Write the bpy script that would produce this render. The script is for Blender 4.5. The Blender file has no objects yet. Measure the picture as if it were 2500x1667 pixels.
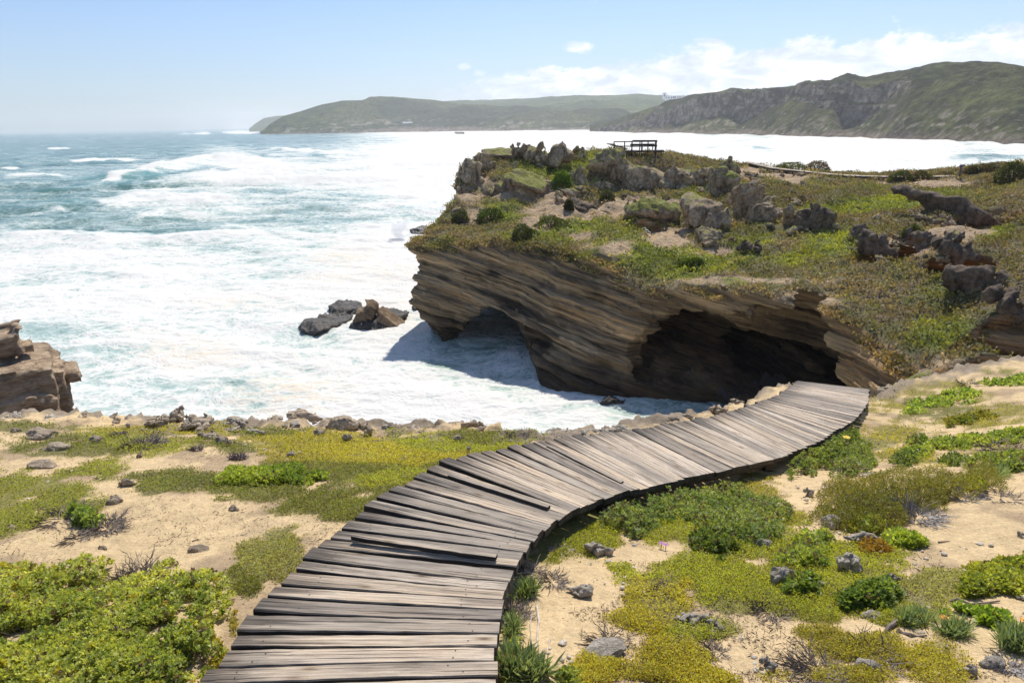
import bpy, math, random
import numpy as np
from math import radians as rad
S = bpy.context.scene
COL = S.collection
rng = np.random.default_rng(7)
f_px = 1667.0
PITCH = math.atan(530.5/f_px); ROLL = rad(1.0); H = 18.0
FW = np.array([0, math.cos(PITCH), -math.sin(PITCH)])
R0 = np.array([1., 0, 0]); U0 = np.array([0, math.sin(PITCH), math.cos(PITCH)])
RT = R0*math.cos(ROLL)-U0*math.sin(ROLL); UP = U0*math.cos(ROLL)+R0*math.sin(ROLL)
CAM = np.array([0, 0, H])
SUN_EL, SUN_AZ = 55.0, 16.0          # azimuth measured from +Y towards +X
K = 2500/2352.0

def ray(x, y):
    x = np.asarray(x, float)[..., None]; y = np.asarray(y, float)[..., None]
    return FW + RT*(x-1250)/f_px + UP*(833.5-y)/f_px
def at_z(x, y, z):
    d = ray(x, y); return CAM + d*((z-H)/d[..., 2:3])
def at_D(x, y, D):
    d = ray(x, y); D = np.asarray(D, float)
    return CAM + d*(D/np.hypot(d[..., 0], d[..., 1]))[..., None]
def proj(p):
    d = np.asarray(p)-CAM; w = np.maximum(d@FW, 1e-3)
    return 1250+f_px*(d@RT)/w, 833.5-f_px*(d@UP)/w, w

# ---------------------------------------------------------------- noise
def _h(ix, iy, iz, seed):
    n = (ix*374761393 + iy*668265263 + iz*2147483647*3 + seed*974634777) & 0xffffffff
    n = ((n ^ (n >> 13))*1274126177) & 0xffffffff
    n = ((n ^ (n >> 16))*2246822519) & 0xffffffff
    n = n ^ (n >> 15)
    return (n & 0xffffff)/float(0xffffff)
def vn(x, y, z=0.0, seed=0):
    x, y, z = np.broadcast_arrays(np.asarray(x, float), np.asarray(y, float), np.asarray(z, float))
    xi = np.floor(x); yi = np.floor(y); zi = np.floor(z)
    fx = x-xi; fy = y-yi; fz = z-zi
    fx = fx*fx*(3-2*fx); fy = fy*fy*(3-2*fy); fz = fz*fz*(3-2*fz)
    xi = xi.astype(np.int64); yi = yi.astype(np.int64); zi = zi.astype(np.int64)
    r = 0
    for a in (0, 1):
        for b in (0, 1):
            for c in (0, 1):
                w = (fx if a else 1-fx)*(fy if b else 1-fy)*(fz if c else 1-fz)
                r = r + w*_h(xi+a, yi+b, zi+c, seed)
    return r*2-1
def vn2(x, y, seed=0):
    x, y = np.broadcast_arrays(np.asarray(x, float), np.asarray(y, float))
    xi = np.floor(x); yi = np.floor(y); fx = x-xi; fy = y-yi
    fx = fx*fx*(3-2*fx); fy = fy*fy*(3-2*fy)
    xi = xi.astype(np.int64); yi = yi.astype(np.int64); z = np.zeros_like(xi)
    r = 0
    for a in (0, 1):
        for b in (0, 1):
            r = r + (fx if a else 1-fx)*(fy if b else 1-fy)*_h(xi+a, yi+b, z, seed)
    return r*2-1
def fbm(x, y, z=0.0, o=4, seed=0, g=.5, ridge=False):
    r = 0; a = 1; s = 0; f = 1
    two = np.isscalar(z) and z == 0.0
    for i in range(o):
        n = vn2(x*f+i*17.3, y*f-i*9.1, seed+i) if two else vn(x*f+i*17.3, y*f-i*9.1, z*f+i*5.7, seed+i)
        if ridge: n = 1-2*np.abs(n)
        r = r+a*n; s += a; a *= g; f *= 2.03
    return r/s
def sstep(a, b, x):
    t = np.clip((x-a)/(b-a), 0, 1); return t*t*(3-2*t)

def tps(P, v, smooth=0.0):
    P = np.asarray(P, float); v = np.asarray(v, float); n = len(P)
    def U(r2): return np.where(r2 > 0, r2*np.log(np.maximum(r2, 1e-12)), 0)
    d2 = ((P[:, None]-P[None])**2).sum(-1)
    A = np.zeros((n+3, n+3)); A[:n, :n] = U(d2)+smooth*np.eye(n)
    A[:n, n] = 1; A[:n, n+1:] = P; A[n, :n] = 1; A[n+1:, :n] = P.T
    w = np.linalg.solve(A, np.concatenate([v, np.zeros(3)]))
    def ev(x, y):
        x = np.asarray(x, float); y = np.asarray(y, float)
        r = w[n]+w[n+1]*x+w[n+2]*y
        for i in range(n):
            r = r+w[i]*U((x-P[i, 0])**2+(y-P[i, 1])**2)
        return r
    return ev

def poly_sd(px, py, poly):
    """signed distance, + inside"""
    poly = np.asarray(poly, float); d2 = np.full(px.shape, 1e18); inside = np.zeros(px.shape, bool)
    for i in range(len(poly)):
        a = poly[i]; b = poly[(i+1) % len(poly)]
        e = b-a; wx = px-a[0]; wy = py-a[1]
        t = np.clip((wx*e[0]+wy*e[1])/max(e@e, 1e-9), 0, 1)
        d2 = np.minimum(d2, (wx-e[0]*t)**2+(wy-e[1]*t)**2)
        c = ((a[1] > py) != (b[1] > py))
        with np.errstate(divide='ignore', invalid='ignore'):
            xi = a[0]+(py-a[1])*(e[0]/(e[1] if abs(e[1]) > 1e-12 else 1e-12))
        inside ^= c & (px < xi)
    d = np.sqrt(d2); return np.where(inside, d, -d)

# ---------------------------------------------------------------- mesh helpers
def mesh_from(name, V, Q=None, T=None, mats=(), smooth=True, cols=None, floats=None, midx=None):
    me = bpy.data.meshes.new(name)
    V = np.asarray(V, np.float32); me.vertices.add(len(V)); me.vertices.foreach_set('co', V.ravel())
    parts = []; tot = []
    if Q is not None and len(Q): parts.append(np.asarray(Q, np.int32).ravel()); tot.append(np.full(len(Q), 4, np.int32))
    if T is not None and len(T): parts.append(np.asarray(T, np.int32).ravel()); tot.append(np.full(len(T), 3, np.int32))
    L = np.concatenate(parts); tt = np.concatenate(tot)
    me.loops.add(len(L)); me.loops.foreach_set('vertex_index', L)
    me.polygons.add(len(tt)); st = np.concatenate([[0], np.cumsum(tt)[:-1]]).astype(np.int32)
    me.polygons.foreach_set('loop_start', st)
    me.polygons.foreach_set('loop_total', tt)
    me.polygons.foreach_set('use_smooth', np.full(len(tt), bool(smooth)))
    if midx is not None: me.polygons.foreach_set('material_index', np.asarray(midx, np.int32))
    for m in (mats if isinstance(mats, (list, tuple)) else [mats]): me.materials.append(m)
    if cols is not None:
        a = me.attributes.new('col', 'FLOAT_COLOR', 'POINT')
        c = np.ones((len(V), 4), np.float32); c[:, :3] = cols
        a.data.foreach_set('color', c.ravel())
    for k, v in (floats or {}).items():
        a = me.attributes.new(k, 'FLOAT', 'POINT'); a.data.foreach_set('value', np.asarray(v, np.float32))
    me.update(calc_edges=True)
    return me
def link(name, me, parent=None, loc=None, label=None, cat=None, group=None, kind=None, rot=None, scale=None):
    o = bpy.data.objects.new(name, me); COL.objects.link(o)
    if parent is not None: o.parent = parent
    if loc is not None: o.location = tuple(float(v) for v in loc)
    if rot is not None: o.rotation_euler = tuple(float(v) for v in rot)
    if scale is not None: o.scale = tuple(float(v) for v in scale)
    if label: o['label'] = label
    if cat: o['category'] = cat
    if group: o['group'] = group
    if kind: o['kind'] = kind
    return o

def nets(Fv, org, h):
    """naive surface nets; inside = F>0"""
    nx, ny, nz = Fv.shape; ins = Fv > 0
    cnt = np.zeros((nx-1, ny-1, nz-1), np.int8)
    offs = [(a, b, c) for a in (0, 1) for b in (0, 1) for c in (0, 1)]
    for a, b, c in offs: cnt += ins[a:nx-1+a, b:ny-1+b, c:nz-1+c]
    act = (cnt > 0) & (cnt < 8)
    I, J, Kk = np.nonzero(act); n = len(I)
    idx = np.full(act.shape, -1, np.int32); idx[I, J, Kk] = np.arange(n)
    val = {o: Fv[I+o[0], J+o[1], Kk+o[2]].astype(np.float64) for o in offs}
    acc = np.zeros((n, 3)); m = np.zeros(n)
    for o in offs:
        for ax in range(3):
            if o[ax] == 0:
                p = list(o); p[ax] = 1; p = tuple(p)
                f0 = val[o]; f1 = val[p]; s = (f0 > 0) != (f1 > 0)
                t = np.where(s, f0/np.where(s, f0-f1, 1), 0)
                for d in range(3): acc[:, d] += s*(o[d]+(t if d == ax else 0))
                m += s
    V = np.stack([I, J, Kk], 1)+acc/m[:, None]
    V = V*h+np.asarray(org)
    Q = []
    for ax in range(3):
        sl0 = [slice(None)]*3; sl1 = [slice(None)]*3
        sl0[ax] = slice(0, -1); sl1[ax] = slice(1, None)
        a = ins[tuple(sl0)]; b = ins[tuple(sl1)]
        d = a != b
        u, v = [(1, 2), (2, 0), (0, 1)][ax]
        ii = list(np.nonzero(d))
        ok = (ii[u] > 0) & (ii[v] > 0) & (ii[u] < Fv.shape[u]-1) & (ii[v] < Fv.shape[v]-1)
        ii = [q[ok] for q in ii]
        pos = a[tuple(ii)]
        def g(du, dv):
            k = [q.copy() for q in ii]; k[u] = k[u]-du; k[v] = k[v]-dv
            return idx[tuple(k)]
        c0, c1, c2, c3 = g(1, 1), g(0, 1), g(0, 0), g(1, 0)
        Qa = np.stack([c0, c1, c2, c3], 1); Qb = Qa[:, ::-1]
        Q.append(np.where(pos[:, None], Qa, Qb))
    return V, np.concatenate(Q)

def grid_quads(nu, nv):
    i = np.arange(nu-1)[:, None]*nv+np.arange(nv-1)[None]
    i = i.ravel(); return np.stack([i, i+nv, i+nv+1, i+1], 1)
def vert_normals(V, Q):
    a, b, c, d = (V[Q[:, k]] for k in range(4))
    n = np.cross(c-a, d-b); N = np.zeros_like(V)
    for k in range(4):
        for ax in range(3): N[:, ax] += np.bincount(Q[:, k], n[:, ax], len(V))
    return N/np.maximum(np.linalg.norm(N, axis=1), 1e-9)[:, None]

class MB:                              # small mesh collector: boxes, tubes
    def __init__(s): s.V = []; s.F = []; s.n = 0
    def add(s, V, F):
        s.V.append(np.asarray(V, float)); s.F += [tuple(i+s.n for i in f) for f in F]; s.n += len(V)
    def box(s, lo, hi, M=None):
        x0, y0, z0 = lo; x1, y1, z1 = hi
        V = np.array([(x0, y0, z0), (x1, y0, z0), (x1, y1, z0), (x0, y1, z0), (x0, y0, z1), (x1, y0, z1), (x1, y1, z1), (x0, y1, z1)], float)
        if M is not None: V = M(V)
        s.add(V, [(0, 3, 2, 1), (4, 5, 6, 7), (0, 1, 5, 4), (1, 2, 6, 5), (2, 3, 7, 6), (3, 0, 4, 7)])
    def bar(s, a, b, w, h=None):
        a = np.array(a, float); b = np.array(b, float); h = h or w
        d = b-a; L = np.linalg.norm(d); d /= L
        u = np.cross(d, (0, 0, 1)); u = u/np.linalg.norm(u) if np.linalg.norm(u) > .05 else np.array([1., 0, 0]); v = np.cross(u, d)
        s.box((-w/2, 0, -h/2), (w/2, L, h/2), lambda V: a+V[:, :1]*u+V[:, 1:2]*d+V[:, 2:]*v)
    def tube(s, pts, rad_, n=5):
        pts = np.asarray(pts, float); V = []; m = len(pts)
        for i, p in enumerate(pts):
            d = pts[min(i+1, m-1)]-pts[max(i-1, 0)]; d = d/(np.linalg.norm(d)+1e-9)
            u = np.cross(d, (.3, .2, 1)); u /= np.linalg.norm(u)+1e-9; v = np.cross(d, u)
            r = rad_[i] if hasattr(rad_, '__len__') else rad_
            for k in range(n):
                t = 2*math.pi*k/n; V.append(p+r*(math.cos(t)*u+math.sin(t)*v))
        F = [(i*n+k, i*n+(k+1) % n, (i+1)*n+(k+1) % n, (i+1)*n+k) for i in range(m-1) for k in range(n)]
        F += [tuple(range(n))[::-1], tuple((m-1)*n+k for k in range(n))]
        s.add(V, F)
    def mesh(s, name, mat, smooth=False):
        me = bpy.data.meshes.new(name); me.from_pydata(np.concatenate(s.V).tolist(), [], s.F); me.materials.append(mat)
        if smooth: me.polygons.foreach_set('use_smooth', [True]*len(me.polygons))
        me.update(); return me
    def build(s, name, mat, parent=None, smooth=False, **kw):
        return link(name, s.mesh(name, mat, smooth), parent, **kw)

# ---------------------------------------------------------------- materials
def mat(name):
    m = bpy.data.materials.new(name); m.use_nodes = True
    nt = m.node_tree; b = nt.nodes['Principled BSDF']; return m, nt, b
def N(nt, t, **kw):
    n = nt.nodes.new(t)
    for k, v in kw.items():
        if k in ('inputs',):
            for a, b in v.items(): n.inputs[a].default_value = b
        else: setattr(n, k, v)
    return n
def noise(nt, vec, scale, detail=6, rough=.6, dist=0, stretch=None):
    if stretch is not None:
        mp = N(nt, 'ShaderNodeMapping'); mp.inputs['Scale'].default_value = stretch
        nt.links.new(vec, mp.inputs[0]); vec = mp.outputs[0]
    n = N(nt, 'ShaderNodeTexNoise'); n.inputs['Scale'].default_value = scale; n.inputs['Detail'].default_value = detail
    n.inputs['Roughness'].default_value = rough; n.inputs['Distortion'].default_value = dist
    nt.links.new(vec, n.inputs['Vector']); return n.outputs['Fac']
def ramp(nt, fac, stops):
    r = N(nt, 'ShaderNodeValToRGB'); e = r.color_ramp.elements
    while len(e) < len(stops): e.new(.5)
    for k, (p, c) in enumerate(stops):
        e[k].position = p; e[k].color = (*c, 1) if hasattr(c, '__len__') else (c, c, c, 1)
    nt.links.new(fac, r.inputs[0]); return r.outputs[0]
def mth(nt, op, a, b=None, c=None, clamp=False):
    m = N(nt, 'ShaderNodeMath', operation=op); m.use_clamp = clamp
    for i, v in enumerate((a, b, c)):
        if v is None: continue
        if isinstance(v, (int, float)): m.inputs[i].default_value = v
        else: nt.links.new(v, m.inputs[i])
    return m.outputs[0]
def mix(nt, fac, a, b, mode='MIX'):
    m = N(nt, 'ShaderNodeMix', data_type='RGBA', blend_type=mode); m.clamp_factor = True
    for i, v in ((0, fac), (6, a), (7, b)):
        if hasattr(v, 'is_linked') or hasattr(v, 'links'): nt.links.new(v, m.inputs[i])
        elif i == 0: m.inputs[0].default_value = v
        else: m.inputs[i].default_value = (*v, 1)
    return m.outputs[2]
def attr(nt, name):
    a = N(nt, 'ShaderNodeAttribute'); a.attribute_name = name; return a
def bump(nt, b, h, strength, dist, prev=None):
    n = N(nt, 'ShaderNodeBump'); n.inputs['Strength'].default_value = strength; n.inputs['Distance'].default_value = dist
    nt.links.new(h, n.inputs['Height'])
    if prev is not None: nt.links.new(prev, n.inputs['Normal'])
    if b is not None: nt.links.new(n.outputs[0], b.inputs['Normal'])
    return n.outputs[0]
def pos(nt): return N(nt, 'ShaderNodeNewGeometry').outputs['Position']
def objco(nt): return N(nt, 'ShaderNodeTexCoord').outputs['Object']

def leaf_mat(name, trans=.35, rough=.5):
    m, nt, b = mat(name); nt.links.new(attr(nt, 'col').outputs['Color'], b.inputs['Base Color'])
    b.inputs['Roughness'].default_value = rough
    t = N(nt, 'ShaderNodeBsdfTranslucent'); g = N(nt, 'ShaderNodeMixShader'); g.inputs[0].default_value = trans
    h = N(nt, 'ShaderNodeMix', data_type='RGBA', blend_type='MULTIPLY'); h.inputs[0].default_value = 1
    nt.links.new(attr(nt, 'col').outputs['Color'], h.inputs[6]); h.inputs[7].default_value = (1.7, 1.6, .65, 1)
    nt.links.new(h.outputs[2], t.inputs[0])
    nt.links.new(b.outputs[0], g.inputs[1]); nt.links.new(t.outputs[0], g.inputs[2])
    nt.links.new(g.outputs[0], nt.nodes['Material Output'].inputs[0]); return m
M_LEAF = leaf_mat('leaf_green', .42)
M_MAT = leaf_mat('ground_cover_leaf', .4, .6); M_SCRUB = leaf_mat('scrub_leaf', .26, .7)

def rock_mat(name, c1, c2, c3, scale=1.0, bstr=.8, bdist=.05, use_col=False):
    m, nt, b = mat(name); v = objco(nt)
    n1 = noise(nt, v, 1.2*scale, 8, .65); n2 = noise(nt, v, 9*scale, 8, .7)
    base = ramp(nt, n1, [(.3, c1), (.52, c2), (.7, c3)])
    if use_col: base = mix(nt, 1.0, attr(nt, 'col').outputs['Color'], ramp(nt, n1, [(.3, .7), (.7, 1.25)]), 'MULTIPLY')
    base = mix(nt, 1.0, base, ramp(nt, n2, [(.3, .55), (.5, 1.0), (.72, 1.3)]), 'MULTIPLY')
    nt.links.new(base, b.inputs['Base Color']); b.inputs['Roughness'].default_value = .92
    n3 = noise(nt, v, 5*scale, 10, .75)
    bump(nt, b, n3, bstr, bdist); return m
M_LIME = rock_mat('grey_limestone', (.28, .235, .18), (.52, .45, .355), (.70, .62, .51), .9, 1.0, .03)
M_OUT = rock_mat('grey_outcrop_rock', (.10, .085, .065), (.20, .165, .125), (.34, .28, .21), .7, 1.0, .25)
M_WET = rock_mat('wet_dark_rock', (.02, .018, .015), (.05, .042, .035), (.11, .09, .07), 1, 1, .15)
M_WET.node_tree.nodes['Principled BSDF'].inputs['Roughness'].default_value = .5
M_BROWN = rock_mat('brown_sandstone', (.12, .078, .042), (.25, .17, .10), (.40, .29, .18), .6, 1.0, .3)

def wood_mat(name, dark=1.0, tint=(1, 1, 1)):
    m, nt, b = mat(name); v = objco(nt)
    oi = N(nt, 'ShaderNodeObjectInfo').outputs['Random']
    cb = N(nt, 'ShaderNodeCombineXYZ'); nt.links.new(mth(nt, 'MULTIPLY', oi, 37.), cb.inputs[0]); nt.links.new(mth(nt, 'MULTIPLY', oi, 91.), cb.inputs[1])
    ad = N(nt, 'ShaderNodeVectorMath', operation='ADD'); nt.links.new(v, ad.inputs[0]); nt.links.new(cb.outputs[0], ad.inputs[1]); v2 = ad.outputs[0]
    g = noise(nt, v2, 1.0, 8, .72, .12, stretch=(2.4, 210, 210)); crk = noise(nt, v2, 1.0, 3, .5, .1, stretch=(1.1, 95, 95))
    g2 = noise(nt, v2, 1.0, 6, .6, .25, stretch=(.9, 30, 30))
    st = noise(nt, v2, 1.0, 4, .6, 0, stretch=(1.6, 7, 7))
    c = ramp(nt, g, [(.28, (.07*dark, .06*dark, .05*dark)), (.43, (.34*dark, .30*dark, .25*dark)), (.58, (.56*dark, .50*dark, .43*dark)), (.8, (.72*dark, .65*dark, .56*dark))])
    c = mix(nt, 1, c, ramp(nt, crk, [(.36, (.16, .14, .12)), (.40, (.9, .9, .9)), (.6, (1, 1, 1))]), 'MULTIPLY')
    c = mix(nt, 1, c, ramp(nt, g2, [(.3, .5), (.42, .95), (.65, 1.1)]), 'MULTIPLY')
    c = mix(nt, 1, c, ramp(nt, st, [(.33, (.55, .53, .51)), (.47, (.95, .93, .9)), (.72, (1.12, 1.03, .9))]), 'MULTIPLY')
    c = mix(nt, 1, c, ramp(nt, oi, [(0, (.58, .55, .53)), (.3, (.82, .79, .76)), (.6, (1.1, 1.0, .88)), (1, (1.25, 1.2, 1.15))]), 'MULTIPLY')
    # darker weathered ends
    sx = N(nt, 'ShaderNodeSeparateXYZ'); nt.links.new(v, sx.inputs[0])
    ends = mth(nt, 'ADD', mth(nt, 'MULTIPLY', sx.outputs[0], 1.9), mth(nt, 'MULTIPLY', mth(nt, 'SUBTRACT', g2, .5), 2.2))
    c = mix(nt, 1, c, ramp(nt, mth(nt, 'ADD', ends, 1.05), [(.1, (.30, .29, .28)), (.6, (.95, .95, .95))]), 'MULTIPLY')
    kn = N(nt, 'ShaderNodeTexVoronoi'); kn.inputs['Scale'].default_value = 1.0
    mp = N(nt, 'ShaderNodeMapping'); mp.inputs['Scale'].default_value = (3.2, 10, 10); nt.links.new(v2, mp.inputs[0]); nt.links.new(mp.outputs[0], kn.inputs['Vector'])
    c = mix(nt, 1, c, ramp(nt, kn.outputs['Distance'], [(.03, (.3, .25, .2)), (.12, (.8, .76, .7)), (.2, (1, 1, 1))]), 'MULTIPLY')
    c = mix(nt, 1, c, tint, 'MULTIPLY')
    nt.links.new(c, b.inputs['Base Color']); b.inputs['Roughness'].default_value = .82
    bump(nt, b, g, 1., .004, bump(nt, None, g2, .5, .008)); return m
M_WOOD = wood_mat('weathered_plank')
M_BEAM = wood_mat('dark_beam', .28); M_SIDE = wood_mat('dark_plank_edge', .16)  # M_SIDE: dirty plank sides, with the shade of the gaps painted in
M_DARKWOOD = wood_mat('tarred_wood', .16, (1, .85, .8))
m_, nt_, b_ = mat('rusty_nail'); b_.inputs['Base Color'].default_value = (.05, .035, .03, 1); b_.inputs['Roughness'].default_value = .7; M_NAIL = m_
m_, nt_, b_ = mat('dry_twig'); nt_.links.new(ramp(nt_, noise(nt_, objco(nt_), 20, 4), [(.3, (.10, .075, .055)), (.7, (.26, .21, .17))]), b_.inputs['Base Color']); b_.inputs['Roughness'].default_value = .9; M_TWIG = m_
m_, nt_, b_ = mat('bleached_branch'); nt_.links.new(ramp(nt_, noise(nt_, objco(nt_), 30, 4), [(.3, (.35, .29, .22)), (.7, (.6, .53, .44))]), b_.inputs['Base Color']); b_.inputs['Roughness'].default_value = .85; M_BLEACH = m_
def flat(name, c, r=.6):
    m, nt, b = mat(name); v = objco(nt); cc = mix(nt, 1, c, ramp(nt, noise(nt, v, 3, 5), [(.3, .85), (.7, 1.1)]), 'MULTIPLY')
    nt.links.new(cc, b.inputs['Base Color']); b.inputs['Roughness'].default_value = r; return m
# ================================================================ camera, light, sky
cd = bpy.data.cameras.new('camera'); cd.sensor_width = 36; cd.lens = 36*f_px/2500; cd.clip_end = 120000; cd.clip_start = .05
cam = bpy.data.objects.new('camera', cd); COL.objects.link(cam)
from mathutils import Matrix, Vector
cam.matrix_world = Matrix([[RT[i], UP[i], -FW[i], CAM[i]] for i in range(3)]+[[0, 0, 0, 1]])
S.camera = cam
sd = bpy.data.lights.new('sun', 'SUN'); sd.energy = 4.4; sd.angle = rad(.53); sd.color = (1, .945, .85)
sun = bpy.data.objects.new('sun', sd); COL.objects.link(sun)
sdir = Vector((math.sin(rad(SUN_AZ))*math.cos(rad(SUN_EL)), math.cos(rad(SUN_AZ))*math.cos(rad(SUN_EL)), math.sin(rad(SUN_EL))))
sun.rotation_euler = sdir.to_track_quat('Z', 'Y').to_euler()

W = bpy.data.worlds.new('World'); S.world = W; W.use_nodes = True; nt = W.node_tree
bg = nt.nodes['Background']; bg.inputs['Strength'].default_value = .095
sky = N(nt, 'ShaderNodeTexSky'); sky.sky_type = 'NISHITA'; sky.sun_disc = False
sky.sun_elevation = rad(SUN_EL); sky.sun_rotation = rad(SUN_AZ); sky.altitude = 0; sky.air_density = 1.0; sky.dust_density = .6; sky.ozone_density = 2.5
tc = N(nt, 'ShaderNodeTexCoord').outputs['Generated']
sx = N(nt, 'ShaderNodeSeparateXYZ'); nt.links.new(tc, sx.inputs[0])
az = mth(nt, 'ARCTAN2', sx.outputs[0], sx.outputs[1])
el = mth(nt, 'ARCSINE', sx.outputs[2])
cv = N(nt, 'ShaderNodeCombineXYZ'); nt.links.new(az, cv.inputs[0]); nt.links.new(mth(nt, 'MULTIPLY', el, 1.6), cv.inputs[1])
def dirof(x, y):
    d = ray(x, y); d = d/np.linalg.norm(d); return math.atan2(d[0], d[1]), math.asin(d[2])
bank = [(1090, 208), (1180, 180), (1260, 172), (1400, 150), (1560, 132), (1700, 112), (1800, 106), (1950, 98), (2100, 84), (2200, 62), (2300, 58), (2400, 70), (2500, 72), (2700, 60)]
azs = [dirof(*p)[0] for p in bank]; els = [dirof(*p)[1] for p in bank]
a0, a1 = azs[0]-.02, azs[-1]
fc = N(nt, 'ShaderNodeFloatCurve'); cu = fc.mapping.curves[0]
xs = [(a-a0)/(a1-a0) for a in azs]; ys = [e/.2 for e in els]
cu.points[0].location = (0, 0); cu.points[1].location = (1, ys[-1])
for a, b in zip(xs[:-1], ys[:-1]): cu.points.new(a, b)
fc.mapping.update()
nt.links.new(mth(nt, 'DIVIDE', mth(nt, 'SUBTRACT', az, a0), a1-a0, clamp=True), fc.inputs['Value'])
top = mth(nt, 'MULTIPLY', fc.outputs[0], .2)
nA = noise(nt, cv.outputs[0], 9, 9, .62, .3); nB = noise(nt, cv.outputs[0], 30, 9, .68, .2); nC = noise(nt, cv.outputs[0], 17, 8, .6, .4, stretch=(1, 1.7, 1))
edge = mth(nt, 'ADD', mth(nt, 'MULTIPLY', mth(nt, 'SUBTRACT', nA, .5), .10), mth(nt, 'MULTIPLY', mth(nt, 'SUBTRACT', nB, .5), .035))
dd = mth(nt, 'SUBTRACT', mth(nt, 'ADD', top, edge), el)
m1 = N(nt, 'ShaderNodeMapRange'); m1.interpolation_type = 'SMOOTHSTEP'; m1.inputs[1].default_value = -.001; m1.inputs[2].default_value = .013
nt.links.new(dd, m1.inputs[0])
lf = N(nt, 'ShaderNodeMapRange'); lf.interpolation_type = 'SMOOTHSTEP'; lf.inputs[1].default_value = azs[0]-.06; lf.inputs[2].default_value = azs[0]+.16
nt.links.new(az, lf.inputs[0])
mask = mth(nt, 'MULTIPLY', mth(nt, 'MULTIPLY', m1.outputs[0], lf.outputs[0]), mth(nt, 'GREATER_THAN', el, -.003))
for (x, y, sxx, syy, k) in ((1410, 116, .020, .0085, 1.1), (1130, 163, .010, .005, .7), (1172, 180, .011, .005, .6), (1190, 198, .018, .004, .7)):
    a, e = dirof(x, y)
    q = mth(nt, 'ADD', mth(nt, 'POWER', mth(nt, 'DIVIDE', mth(nt, 'ABSOLUTE', mth(nt, 'SUBTRACT', az, a)), sxx), 2.), mth(nt, 'POWER', mth(nt, 'DIVIDE', mth(nt, 'ABSOLUTE', mth(nt, 'SUBTRACT', el, e)), syy), 2.))
    g = mth(nt, 'SUBTRACT', mth(nt, 'ADD', 1.0, mth(nt, 'MULTIPLY', mth(nt, 'SUBTRACT', nB, .5), 5.5)), q)
    mask = mth(nt, 'MAXIMUM', mask, mth(nt, 'MULTIPLY', mth(nt, 'MULTIPLY', g, .8, clamp=True), k*.75))
ccol = ramp(nt, mth(nt, 'ADD', mth(nt, 'MULTIPLY', nC, .75), mth(nt, 'MULTIPLY', nB, .25)), [(.40, (7.6, 8.3, 10.0)), (.5, (8.8, 9.35, 10.7)), (.585, (11.3, 11.4, 11.8))])
ccol_n = ccol.node
for e_, c_ in zip(ccol_n.color_ramp.elements, [(.60, .67, .82), (.76, .81, .93), (1, 1, 1.0)]): e_.color = (*c_, 1)
cs = N(nt, 'ShaderNodeVectorMath', operation='SCALE'); nt.links.new(ccol, cs.inputs[0]); cs.inputs[3].default_value = 10.6
sk = mix(nt, 1.0, sky.outputs[0], (.84, .97, 1.2), 'MULTIPLY')
hz = N(nt, 'ShaderNodeMapRange'); hz.inputs[1].default_value = 0; hz.inputs[2].default_value = .16; hz.inputs[3].default_value = .5; hz.inputs[4].default_value = .1; nt.links.new(el, hz.inputs[0])
sk = mix(nt, hz.outputs[0], sk, (4.6, 5.6, 6.8))
nt.links.new(mix(nt, mth(nt, 'MULTIPLY', mask, .93), sk, cs.outputs[0]), bg.inputs['Color'])
S.view_settings.view_transform = 'Standard'; S.view_settings.look = 'None'; S.view_settings.gamma = 1; S.view_settings.exposure = .25
S.cycles.max_bounces = 8; S.cycles.diffuse_bounces = 4; S.cycles.volume_bounces = 1; S.cycles.transparent_max_bounces = 8
S.cycles.sample_clamp_indirect = 6; S.cycles.use_adaptive_sampling = True; S.cycles.adaptive_threshold = .02

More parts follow.
